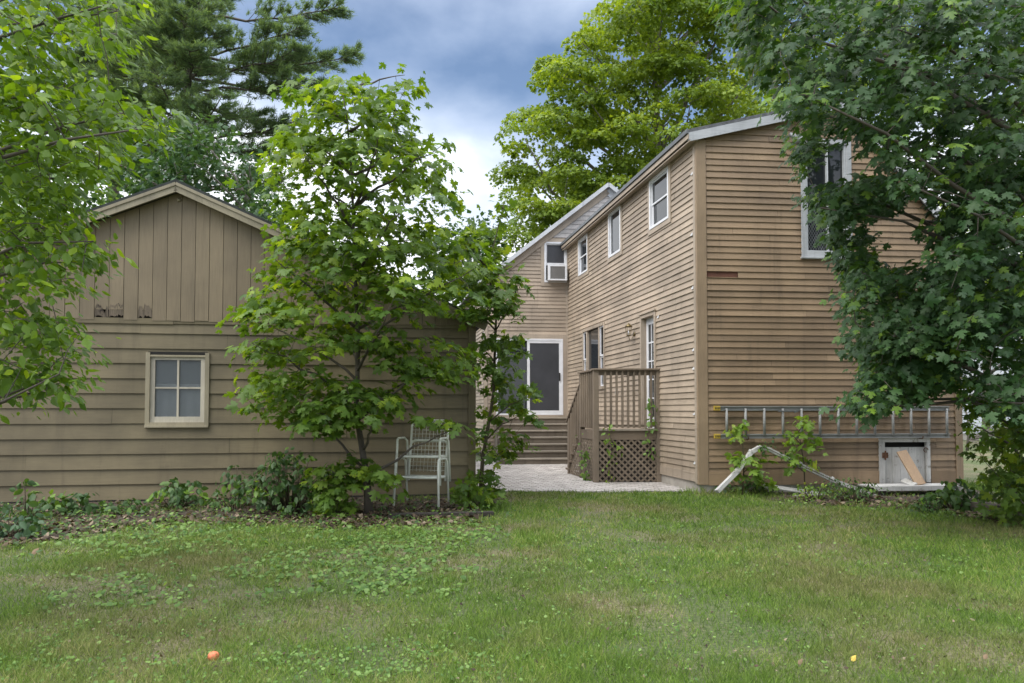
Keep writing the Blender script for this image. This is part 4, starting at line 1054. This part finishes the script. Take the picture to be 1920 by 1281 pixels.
# big dark maple overhanging from the right
tr = [Vector((8.3, 8.6, 0)), Vector((8.2, 8.6, 2)), Vector((8.0, 8.7, 4)), Vector((7.6, 8.7, 7)), Vector((7.4, 8.8, 9))]
RT, RC = tree('maple_tree', 'large dark leaved maple hanging over the right side of the house', 'tree', tuple(tr[0]), tr, [.34, .28, .25, .16, .08],
    [([(1345, -60), (1375, 50), (1425, 130), (1450, 185), (1480, 230), (1500, 262), (1560, 240), (1620, 250), (1680, 330), (1760, 400), (2000, 420), (2000, -60)], 620, 6.4, 10.2),
     ([(1500, 262), (1512, 300), (1512, 330), (1530, 270)], 10, 8, 10.5), ([(1510, 345), (1530, 395), (1600, 420), (1690, 400), (1680, 345), (1610, 330), (1570, 350)], 52, 7.8, 10.5), ([(1555, 430), (1620, 420), (1650, 450), (1600, 470)], 10, 9, 10.5),
     ([(1745, 400), (2000, 400), (2000, 600), (1790, 590), (1760, 520)], 165, 6.6, 10.2), ([(1730, 590), (1800, 580), (1990, 600), (1990, 700), (1850, 690), (1830, 640), (1800, 700), (1740, 700)], 62, 6.8, 10), ([(1790, 700), (1990, 690), (1990, 800), (1820, 770)], 22, 6.6, 8.2),
     ([(1600, 500), (1660, 520), (1740, 500), (1790, 560), (1785, 690), (1730, 735), (1690, 765), (1615, 772), (1590, 745), (1640, 680), (1590, 640)], 190, 7.4, 9.8),
     ([(1570, 470), (1620, 480), (1650, 530), (1600, 520)], 18, 8.5, 10.3)],
    28, .27, .5, .088, T_MAPLE, M['maple_dark'], M['bark'], K=40, r0=.06, twig=.006, up=.62, outw=.62, jit=.27, droop=.7, bend=.12, axis=(9.2, 12.5, 4))
# low maple growth at the right edge
bp3 = Vector((6.55, 9.3, 0))
tr = [bp3, bp3 + Vector((.0, 0, .8)), bp3 + Vector((-.1, .1, 1.8)), bp3 + Vector((.1, 0, 2.8))]
tree('maple_tree', 'low bushy maple growth at the right edge before the white house', 'tree', tuple(bp3), tr, [.05, .045, .03, .01],
    [([(1795, 790), (1830, 730), (1990, 680), (1990, 960), (1890, 955), (1840, 860)], 125, 8.2, 10.5), ([(1860, 900), (1990, 880), (1990, 980), (1880, 970)], 22, 8.2, 9.2)],
    12, .25, .6, .105, T_MAPLE, M['maple_corner'], M['bark'], K=12, r0=.03, twig=.005, up=.6, outw=.5, jit=.45, bend=.1)
# elm hanging in from the left, close to the camera
tr = [Vector((-5.0, 4.2, 0)), Vector((-4.9, 4.3, 2)), Vector((-4.7, 4.3, 4)), Vector((-4.6, 4.4, 6))]
tree('elm_tree', 'leafy elm branches hanging in close from the left edge', 'tree', tuple(tr[0]), tr, [.2, .17, .13, .06],
    [([(-80, -60), (225, -60), (235, 60), (225, 100), (180, 115), (120, 90), (60, 200), (-80, 220)], 165, 3.9, 6.2),
     ([(-80, 180), (60, 150), (160, 140), (250, 180), (350, 215), (320, 250), (230, 250), (190, 330), (130, 350), (-80, 330)], 170, 4.0, 6.0),
     ([(-80, 340), (120, 350), (165, 400), (160, 440), (190, 460), (170, 520), (100, 550), (-80, 560)], 150, 4.2, 6.2),
     ([(-80, 560), (60, 560), (130, 590), (180, 612), (150, 650), (160, 670), (90, 745), (40, 760), (-80, 760)], 95, 4.2, 6.0)],
    17, .22, .32, .068, T_OVAL, M['elm'], M['bark'], K=34, r0=.03, twig=.004, up=.85, outw=.45, jit=.36, droop=.3, bend=.1, axis=(-6, 6, 3))
# seedlings and vine by the downspout
def seedling(px, py, n, regions, label, group='maple seedlings by the gable', mat='maple_seedling', per=4, ls=.125, name='maple_seedling'):
    u, _ = FG.pix(px, py, n); b = FG(u, 0, n); Y = b.y; top = regions[0][0]
    cx = sum(p[0] for p in top) / len(top); cy = sum(p[1] for p in top) / len(top)
    tr = [b, b * .5 + P(cx, cy, Y) * .5 + Vector((.03, 0, 0)), P(cx, cy, Y)]
    return tree(name, label, 'seedling', b, tr, [.012, .009, .005], [(pl, c, Y - .2, Y + .2) for pl, c in regions], per, .13, .5, ls, T_MAPLE, M[mat], M['twig'], K=5, r0=.007, twig=.003, up=.6, outw=.4, jit=.4, bend=.1, group=group)
seedling(1392, 915, .40, [([(1365, 800), (1410, 790), (1420, 815), (1370, 825)], 9), ([(1360, 850), (1440, 855), (1440, 905), (1390, 910)], 26)], 'yellow green maple seedling under the peak of the bent downspout')
seedling(1510, 920, .38, [([(1465, 800), (1520, 785), (1530, 820), (1475, 830)], 13), ([(1480, 825), (1545, 830), (1555, 850), (1490, 860)], 10), ([(1460, 850), (1530, 855), (1520, 885), (1470, 880)], 6)], 'yellow green maple seedling before the middle of the ladder')
def plant(name, px, py, w, h, cnt, per, ls, mat, label, tmpl=T_OVAL, depth=.35, group=None, cat='plant'):
    b = G(px, py); s = FPX / b.y
    t = thing(name, b, label, cat, group); C = []
    for _ in range(cnt):
        a = random.uniform(0, 6.28); r = math.sqrt(random.random()); z = random.uniform(.12, 1) * h * math.sqrt(max(.05, 1 - .75 * r * r))
        C.append((b.x + r * w / 2 * math.cos(a), b.y + r * depth * math.sin(a), z))
    C = np.array(C); mb = MB()
    for c in C: mb.tube([b + Vector(((c[0] - b.x) * .3, (c[1] - b.y) * .3, 0)), Vector(((b.x + c[0] * 2) / 3, (b.y + 2 * c[1]) / 3, c[2] * .6)), Vector(c)], [.006, .005, .003], 4)
    mb.build('stem', M['twig'], t)
    pos, nr, d, sz, rn = spray(C, per, .11, .6, ls, (b.x, b.y + .6, 0), up=.65, outw=.5, jit=.4)
    pos[:, 2] = np.maximum(pos[:, 2], .03)
    leaves('foliage', tmpl, pos, nr, d, sz, rn, M[mat], t, bend=.15)
    return t
gname = 'weeds along the garage wall'
plant('weed', 50, 975, .7, .5, 22, 6, .10, 'weed', 'dark leafy weed at the far left foot of the garage', group=gname)
plant('weed', 150, 962, .6, .38, 16, 6, .10, 'weed', 'low dark weed below and left of the garage window', group=gname)
plant('weed', 235, 962, .75, .18, 20, 6, .085, 'weed', 'low weed with a yellow tinge left below the garage window', group=gname)
plant('weed', 330, 952, .85, .40, 36, 6, .10, 'weed', 'leafy green weed right under the garage window', group=gname)
plant('weed', 440, 955, .8, .58, 26, 6, .085, 'weed', 'loose weed between the garage window and the bush', group=gname)
plant('bush', 545, 962, 1.35, .85, 105, 8, .085, 'weed', 'dark green bush at the garage wall left of the young maple', depth=.45, cat='bush')
plant('weed', 625, 968, .5, .40, 20, 6, .13, 'maple_seedling', 'bright green maple sprout at the foot of the young maple', T_MAPLE, .2)
plant('weed', 890, 955, .65, .38, 36, 6, .10, 'maple_young', 'leafy green sprout beside the stacked chairs at the garage corner', T_MAPLE, .25)
plant('weed', 10, 1010, .7, .3, 26, 6, .09, 'bush_dark', 'blue green weed on bare soil at the left edge')
plant('weed', 1600, 940, .9, .35, 50, 6, .05, 'weed', 'fine leaved weed over the low end of the downspout', depth=.25)
plant('weed', 1530, 938, .5, .28, 26, 6, .045, 'maple_seedling', 'fine yellow green weed behind the short white stick', depth=.2)
plant('weed', 1790, 955, .6, .45, 34, 6, .10, 'weed', 'green weed between the platform and the square timber', depth=.3)
plant('weed', 1740, 962, .4, .2, 16, 6, .06, 'weed', 'small weed before the right end of the platform', depth=.2)
plant('weed', 1395, 925, .9, .25, 30, 6, .06, 'weed', 'grassy weed at the foot of the bent downspout', T_BLADE, .2)
# creeper on the downspout and on the deck
def creeper(pts, label, mat, ls, per=5, name='vine', rad=.09):
    t = thing(name, pts[0], label, 'vine'); mb = MB(); mb.tube(pts, .005, 5); mb.build('stem', M['twig'], t)
    C = np.array([list(a + (b - a) * s + Vector((random.gauss(0, .04), random.gauss(0, .04), random.gauss(0, .04)))) for a, b in zip(pts, pts[1:]) for s in np.linspace(0, .9, 5)])
    pos, nr, d, sz, rn = spray(C, per, rad, .8, ls, (C[:, 0].mean(), C[:, 1].mean() + 1, 0), up=.4, outw=.7, jit=.4)
    leaves('foliage', T_OVAL, pos, nr, d, sz, rn, M[mat], t)
creeper([q + Vector((0, -.05, 0)) for q in gp[3:7]], 'small leaved vine twined along the bent downspout', 'weed', .055, 6)
creeper([FD(.95, .02, .06), FD(1.0, .35, .05), FD(.9, .7, .05), FD(1.05, 1.1, .06)], 'yellow green vine climbing the deck lattice by its corner post', 'maple_seedling', .075, 4, rad=.13)
creeper([FD(1.32, .02, -.3), FD(1.30, .45, -.35), FD(1.33, .8, -.4)], 'green vine on the side lattice of the deck', 'clover', .075, 7, rad=.13)
creeper([FD(.2, .5, .04), FD(.28, .9, .05), FD(.18, 1.3, .05), FD(.22, 1.6, .04)], 'leafy vine shoot rising through the deck railing by the wall', 'clover', .10, 4, rad=.11)

# ---- background trees
def pine(px, Y, r, top, boughs, label):
    b = Vector(((px - 960) / FPX * Y, Y, 0)); t = thing('pine_tree', b, label, 'tree', 'pines behind the garage')
    tr = [b, b + Vector((.05, 0, 4)), b + Vector((.0, 0, 10)), b + Vector((.1, 0, top))]
    mb = MB(); mb.tube(tr, [r, r * .85, r * .6, .05], 10); TC = []; AX = []
    for (ex, ey, dy) in boughs:
        e = P(ex, ey, Y + dy); z0 = e.z - random.uniform(-.3, .5); a = Vector((b.x, b.y, max(1, z0))); L = (e - a).length
        sag = Vector((0, 0, -.05 * L)); pts = []
        for q in np.linspace(0, 1, 9): pts.append(a + (e - a) * q + sag * math.sin(math.pi * q) + Vector((random.gauss(0, .04), random.gauss(0, .04), random.gauss(0, .03))) * L * .3)
        mb.tube(pts, [.045 * (1 - q) + .010 for q in np.linspace(0, 1, 9)], 6)
        d = (e - a).normalized(); side = d.cross(Vector((0, 0, 1))).normalized()
        nb_ = int(L * 9)
        for _ in range(nb_):
            q = random.uniform(.22, 1) ** .8; i = min(7, int(q * 8)); p = pts[i] + (pts[i + 1] - pts[i]) * (q * 8 - i)
            sl_ = random.choice((-1, 1)); ln = random.uniform(.3, 1.0) * (.35 + 1.1 * math.sin(math.pi * min(1, q * .85 + .1)))
            tip = p + side * sl_ * ln * .75 + d * ln * .7 + Vector((0, 0, random.uniform(-.02, .22) * ln))
            mb.tube([p, (p + tip) / 2 + Vector((0, 0, -.04)), tip], [.010, .008, .004], 4, cap=False)
            for h in np.linspace(.3, 1, 6): TC.append(list(p + (tip - p) * h + Vector((random.gauss(0, .07), random.gauss(0, .07), random.gauss(.02, .03))))); AX.append(list((tip - p).normalized() + Vector((0, 0, .35))))
    mb.build('trunk', M['bark'], t)
    TC = np.array(TC); AX = np.array(AX); per = 20
    idx = np.repeat(np.arange(len(TC)), per); m = len(idx)
    d = AX[idx] * .9 + RNG.normal(0, .6, (m, 3)); nr = RNG.normal(0, 1, (m, 3)); nr -= unit(d) * (nr * unit(d)).sum(1, keepdims=True)
    rn = np.clip(.6 * RNG.uniform(0, 1, len(TC))[idx] + .4 * RNG.uniform(0, 1, m), 0, 1)
    leaves('crown', T_NEEDLE, TC[idx] + RNG.normal(0, .03, (m, 3)), nr, d, RNG.uniform(.13, .24, m), rn, M['needle'], t, width=.022)
pine(340, 24, .30, 17, [(640, 12, 0), (600, -30, 1), (560, 50, -1), (662, 104, 0), (600, 120, 1.2), (560, 95, -1.2), (610, 168, .4), (540, 150, -1), (560, 228, 0), (500, 225, 1), (500, 285, .3), (470, 330, -.5), (520, 345, .8), (210, 40, 0), (240, 110, -1), (250, 190, 0), (400, 60, -3), (300, 150, -3), (420, 180, -3), (360, 240, -2.5), (300, 300, -1), (300, -20, -3), (380, -10, -3), (345, 25, -3.5), (270, 10, -3), (420, -30, -2), (250, -40, -2), (360, 90, -3.5), (310, 60, -3), (480, -60, 0), (220, -50, 0)], 'tall pine with long layered boughs reaching right above the garage')
pine(275, 26, .34, 17, [(420, 30, 1), (130, 60, 0), (150, 150, 0), (400, 140, 1), (390, 220, 0), (160, 230, -1), (200, 280, -1), (360, 290, -1), (330, 90, -3), (240, 170, -3), (280, 240, -3), (180, 0, 0), (350, -40, 0), (310, 330, -2), (200, 60, -2), (220, 110, -4), (320, 190, -4), (180, 180, -3), (130, 10, 0), (160, 40, -2), (120, 110, 1), (150, -30, 1), (200, 20, 2), (230, 80, 2), (170, 90, 2), (240, 140, 3), (170, 200, 2), (380, 80, -2), (340, 260, -4), (230, 300, -4), (260, 40, -4), (330, 130, 3), (210, 140, 3), (300, 20, 3), (400, 180, 2)], 'pine with a straight grey trunk behind the garage ridge')
pine(205, 29, .36, 18, [(60, 40, 0), (330, 60, 1), (90, 130, 0), (320, 180, 1), (80, 220, 0), (300, 270, 0), (150, 100, -3), (220, 200, -3), (120, 290, -2), (240, 310, -2), (100, -40, 0), (300, -40, 0), (170, 30, -3), (250, 120, -3), (130, 170, -4), (280, 210, -4), (160, 250, 3), (250, 40, 3), (230, 260, -4)], 'pine behind the elm branches left of the others')
# neighbouring leafy trees
def bgtree(name, label, base, th, regions, ls, mat, per=60, crad=.8, K=14, tmpl=T_SMALL, flat=.7, r=.16, group=None, jit=.5):
    b = Vector(base); tr = [b, b + Vector((.1, 0, th * .35)), b + Vector((0, .1, th * .7)), b + Vector((.1, 0, th))]
    return tree(name, label, 'tree', base, tr, [r, r * .8, r * .5, r * .15], regions, per, crad, flat, ls, tmpl, M[mat], M['bark_grey'], K=K, r0=r * .4, twig=.012, rise=.8, up=.7, outw=.45, jit=jit, group=group)
bgtree('leafy_tree', 'dark leafy tree behind the garage below the pine boughs', (-6.6, 18.5, 0), 6.5, [([(230, 280), (320, 250), (420, 240), (500, 330), (540, 420), (520, 460), (340, 420), (230, 430), (180, 400)], 75, 17.5, 20)], .15, 'bush_dark', 55, .7)
bgtree('leafy_tree', 'pale green loose tree behind the elm branches at the left', (-11.5, 17.5, 0), 6.5, [([(-80, 260), (60, 230), (140, 250), (215, 330), (200, 430), (-80, 520)], 95, 16.5, 20)], .14, 'bush_pale', 55, .7)
bgtree('leafy_tree', 'low green shrub tree showing past the right slope of the garage roof', (-5.2, 22, 0), 5, [([(430, 380), (560, 390), (600, 450), (480, 470)], 22, 20, 22)], .16, 'bush_pale', 50, .8)
bgtree('leafy_tree', 'leafy tree behind the house left end by the patio', (-1.2, 27, 0), 6, [([(800, 440), (900, 420), (960, 470), (930, 560), (820, 560)], 40, 26, 28)], .2, 'bush_dark', 55, 1.0)

# broad maple behind the house: clumps spread over a dome
Ym = 31; bm_ = Vector(((1232 - 960) / FPX * Ym, Ym, 0))
tr = [bm_, bm_ + Vector((0, 0, 4)), bm_ + Vector((.1, 0, 8)), bm_ + Vector((.1, .2, 12)), bm_ + Vector((.1, .2, 16))]
t = thing('maple_tree', bm_, 'broad sunlit maple rising behind the house roof', 'tree')
poly = [(958, 245), (990, 218), (985, 190), (1015, 170), (1025, 130), (1055, 95), (1095, 72), (1115, 35), (1155, 8), (1185, -60), (1390, -60), (1430, 60), (1440, 130), (1455, 240), (1310, 270), (1160, 380), (1060, 450), (990, 465), (955, 470), (955, 330)]
C = []
for px, py in sample_poly(poly, 215): C.append(P(px, py, Ym + random.choice((-1, -1, 1)) * random.uniform(0, 4.2)))
C = np.array(C); mb = MB(); mb.tube(tr, [.42, .34, .28, .2, .06], 10); limbs(mb, tr, C, 46, .13, .9, .014, 6, 3.5); mb.build('trunk', M['bark_grey'], t)
n = len(C); per = 290; idx = np.repeat(np.arange(n), per); m = len(idx)
off = unit(RNG.normal(0, 1, (m, 3))); off[:, 2] = np.abs(off[:, 2]) * .9 - .25
rad = RNG.uniform(.6, 1.15, n)[idx] * RNG.uniform(.75, 1.0, m); pos = C[idx] + off * rad[:, None] * np.array([1.05, 1.05, .7])
nr = unit(off * .7 + np.array([0, 0, .6]) + RNG.normal(0, .4, (m, 3))); d = off * .8 + RNG.normal(0, .5, (m, 3)); d[:, 2] -= .6
rn = np.clip(.55 * RNG.uniform(0, 1, n)[idx] + .45 * RNG.uniform(0, 1, m), 0, 1)
leaves('crown', T_STAR, pos, nr, d, RNG.uniform(.10, .175, m), rn, M['maple_far'], t)
bgtree('leafy_tree', 'lighter tree behind the roof right of the broad maple', (14.5, 40, 0), 17, [([(1380, -60), (1700, -60), (1720, 200), (1560, 260), (1400, 250)], 90, 38, 42)], .26, 'maple_far', 70, 1.3, r=.3)
bgtree('leafy_tree', 'tall green tree beyond the right end of the house', (19, 30, 0), 9, [([(1740, 380), (1990, 300), (1990, 600), (1850, 620), (1780, 560)], 80, 27, 31)], .2, 'maple_far', 60, 1.0)
bgtree('leafy_tree', 'green shrub on the lawn before the white neighbouring house', (15.2, 25, 0), 2.2, [([(1830, 800), (1990, 780), (1990, 870), (1860, 870)], 16, 24, 26)], .13, 'bush_pale', 50, .6, r=.05)

# white neighbouring house
NB = Vector((19.0, 34, 0)); FN = Frame(NB, (1, 0.02), (.02, -1))
nb = thing('house', NB, 'white neighbouring house with grey roof behind the right hand leaves', 'house')
mb = MB(); siding(mb, FN, 0, 12, .3, 5.6, .16, [(2.0, 3.2, 1.3, 3.0), (4.6, 5.8, 1.3, 3.0)]); mb.build('wall', M['nb_white'], nb)
FNL = Frame(NB, (0.02, 1), (-1, .02)); mb = MB(); siding(mb, FNL, 0, 8, .3, 5.6, .16); mb.build('wall', M['nb_white'], nb)
mb = MB(); mb.box(FN, -.05, 12, 0, .298, -8, -.0); mb.build('foundation', M['concrete'], nb)
mb = MB(); slab(FN(-.5, 5.6, .5), FN(12.5, 5.6, .5), FN(12.5, 8.4, -4), FN(-.5, 8.4, -4), .15); slab(FN(-.5, 8.4, -4), FN(12.5, 8.4, -4), FN(12.5, 5.6, -8.5), FN(-.5, 5.6, -8.5), .15); mb.build('roof', M['nb_roof'], nb)
for o in ((2.0, 3.2, 1.3, 3.0), (4.6, 5.8, 1.3, 3.0)): window(FN, o, parent=nb, cmat='white')

# far woodland closing the horizon
C = []
for i in range(420):
    a = random.uniform(-.85, .85); Y = random.uniform(58, 80); C.append((a * Y, Y, random.uniform(.5, 7)))
C = np.array(C); pos, nr, d, sz, rn = spray(C, 60, 2.2, .8, .6, (0, 120, 0), up=.5, outw=.6, jit=.5)
pos[:, 2] = np.maximum(pos[:, 2], .1)
tag(leaves('far_woods', T_SMALL, pos, nr, d, sz, rn, M['bush_dark']), 'far green woods closing the horizon', 'woods', kind='stuff')

# ================================================================== LIGHT
SEL, SAZ = R(50), R(-122)                     # veiled sun high on the left, a little behind the camera
w = bpy.data.worlds.new('World'); sc.world = w; w.use_nodes = True; nt = w.node_tree
bg = nt.nodes['Background']; out = nt.nodes['World Output']
sky = nd(nt, 'ShaderNodeTexSky', sky_type='NISHITA'); sky.sun_disc = False; sky.sun_elevation = SEL; sky.sun_rotation = SAZ % (2 * math.pi); sky.altitude = 100; sky.air_density = 1.0; sky.dust_density = 1.5; sky.ozone_density = 1.5
tc = nd(nt, 'ShaderNodeTexCoord'); mp = nd(nt, 'ShaderNodeMapping'); mp.inputs['Scale'].default_value = (1.0, 1.0, 1.7); mp.inputs['Location'].default_value = (.35, .1, .2)
nt.links.new(tc.outputs['Generated'], mp.inputs[0])
cn = nd(nt, 'ShaderNodeTexNoise'); cn.inputs['Scale'].default_value = 2.3; cn.inputs['Detail'].default_value = 7; cn.inputs['Roughness'].default_value = .5; cn.inputs['Distortion'].default_value = .0
nt.links.new(mp.outputs[0], cn.inputs['Vector'])
sep = nd(nt, 'ShaderNodeSeparateXYZ'); nt.links.new(tc.outputs['Generated'], sep.inputs[0])
lowr = nd(nt, 'ShaderNodeMapRange'); lowr.inputs[1].default_value = .12; lowr.inputs[2].default_value = .42; lowr.inputs[3].default_value = .45; lowr.inputs[4].default_value = -.09
nt.links.new(sep.outputs[2], lowr.inputs[0])
ad = nd(nt, 'ShaderNodeMath', operation='ADD'); nt.links.new(cn.outputs['Fac'], ad.inputs[0]); nt.links.new(lowr.outputs[0], ad.inputs[1])
cl = ramp(nt, ad.outputs[0], [(.41, 0), (.69, 1)])
cc = ramp(nt, ad.outputs[0], [(.42, (4.4, 5.3, 7.0)), (.60, (5.4, 6.1, 7.3)), (.74, (8.4, 8.7, 9.1))])
mx = mixc(nt, cl, sky.outputs[0], cc)
zr = nd(nt, 'ShaderNodeMapRange', interpolation_type='SMOOTHSTEP'); zr.inputs[1].default_value = .44; zr.inputs[2].default_value = .9; zr.inputs[3].default_value = 0; zr.inputs[4].default_value = 1
nt.links.new(sep.outputs[2], zr.inputs[0])
mx = mixc(nt, zr.outputs[0], mx, (21, 21.5, 22.5))          # bright thin overcast towards the zenith
nt.links.new(mx, bg.inputs['Color']); bg.inputs['Strength'].default_value = .085
s = bpy.data.lights.new('sun', 'SUN'); so = bpy.data.objects.new('sun', s); COL.objects.link(so)
s.energy = 1.5; s.angle = R(45); s.color = (1, .95, .86)
sd = Vector((math.sin(SAZ) * math.cos(SEL), math.cos(SAZ) * math.cos(SEL), math.sin(SEL)))
so.rotation_euler = sd.to_track_quat('Z', 'Y').to_euler(); so.location = (0, 0, 30)
vs = sc.view_settings; vs.view_transform = 'Standard'; vs.look = 'None'; vs.exposure = 1.05; vs.gamma = 1; vs.use_curve_mapping = False
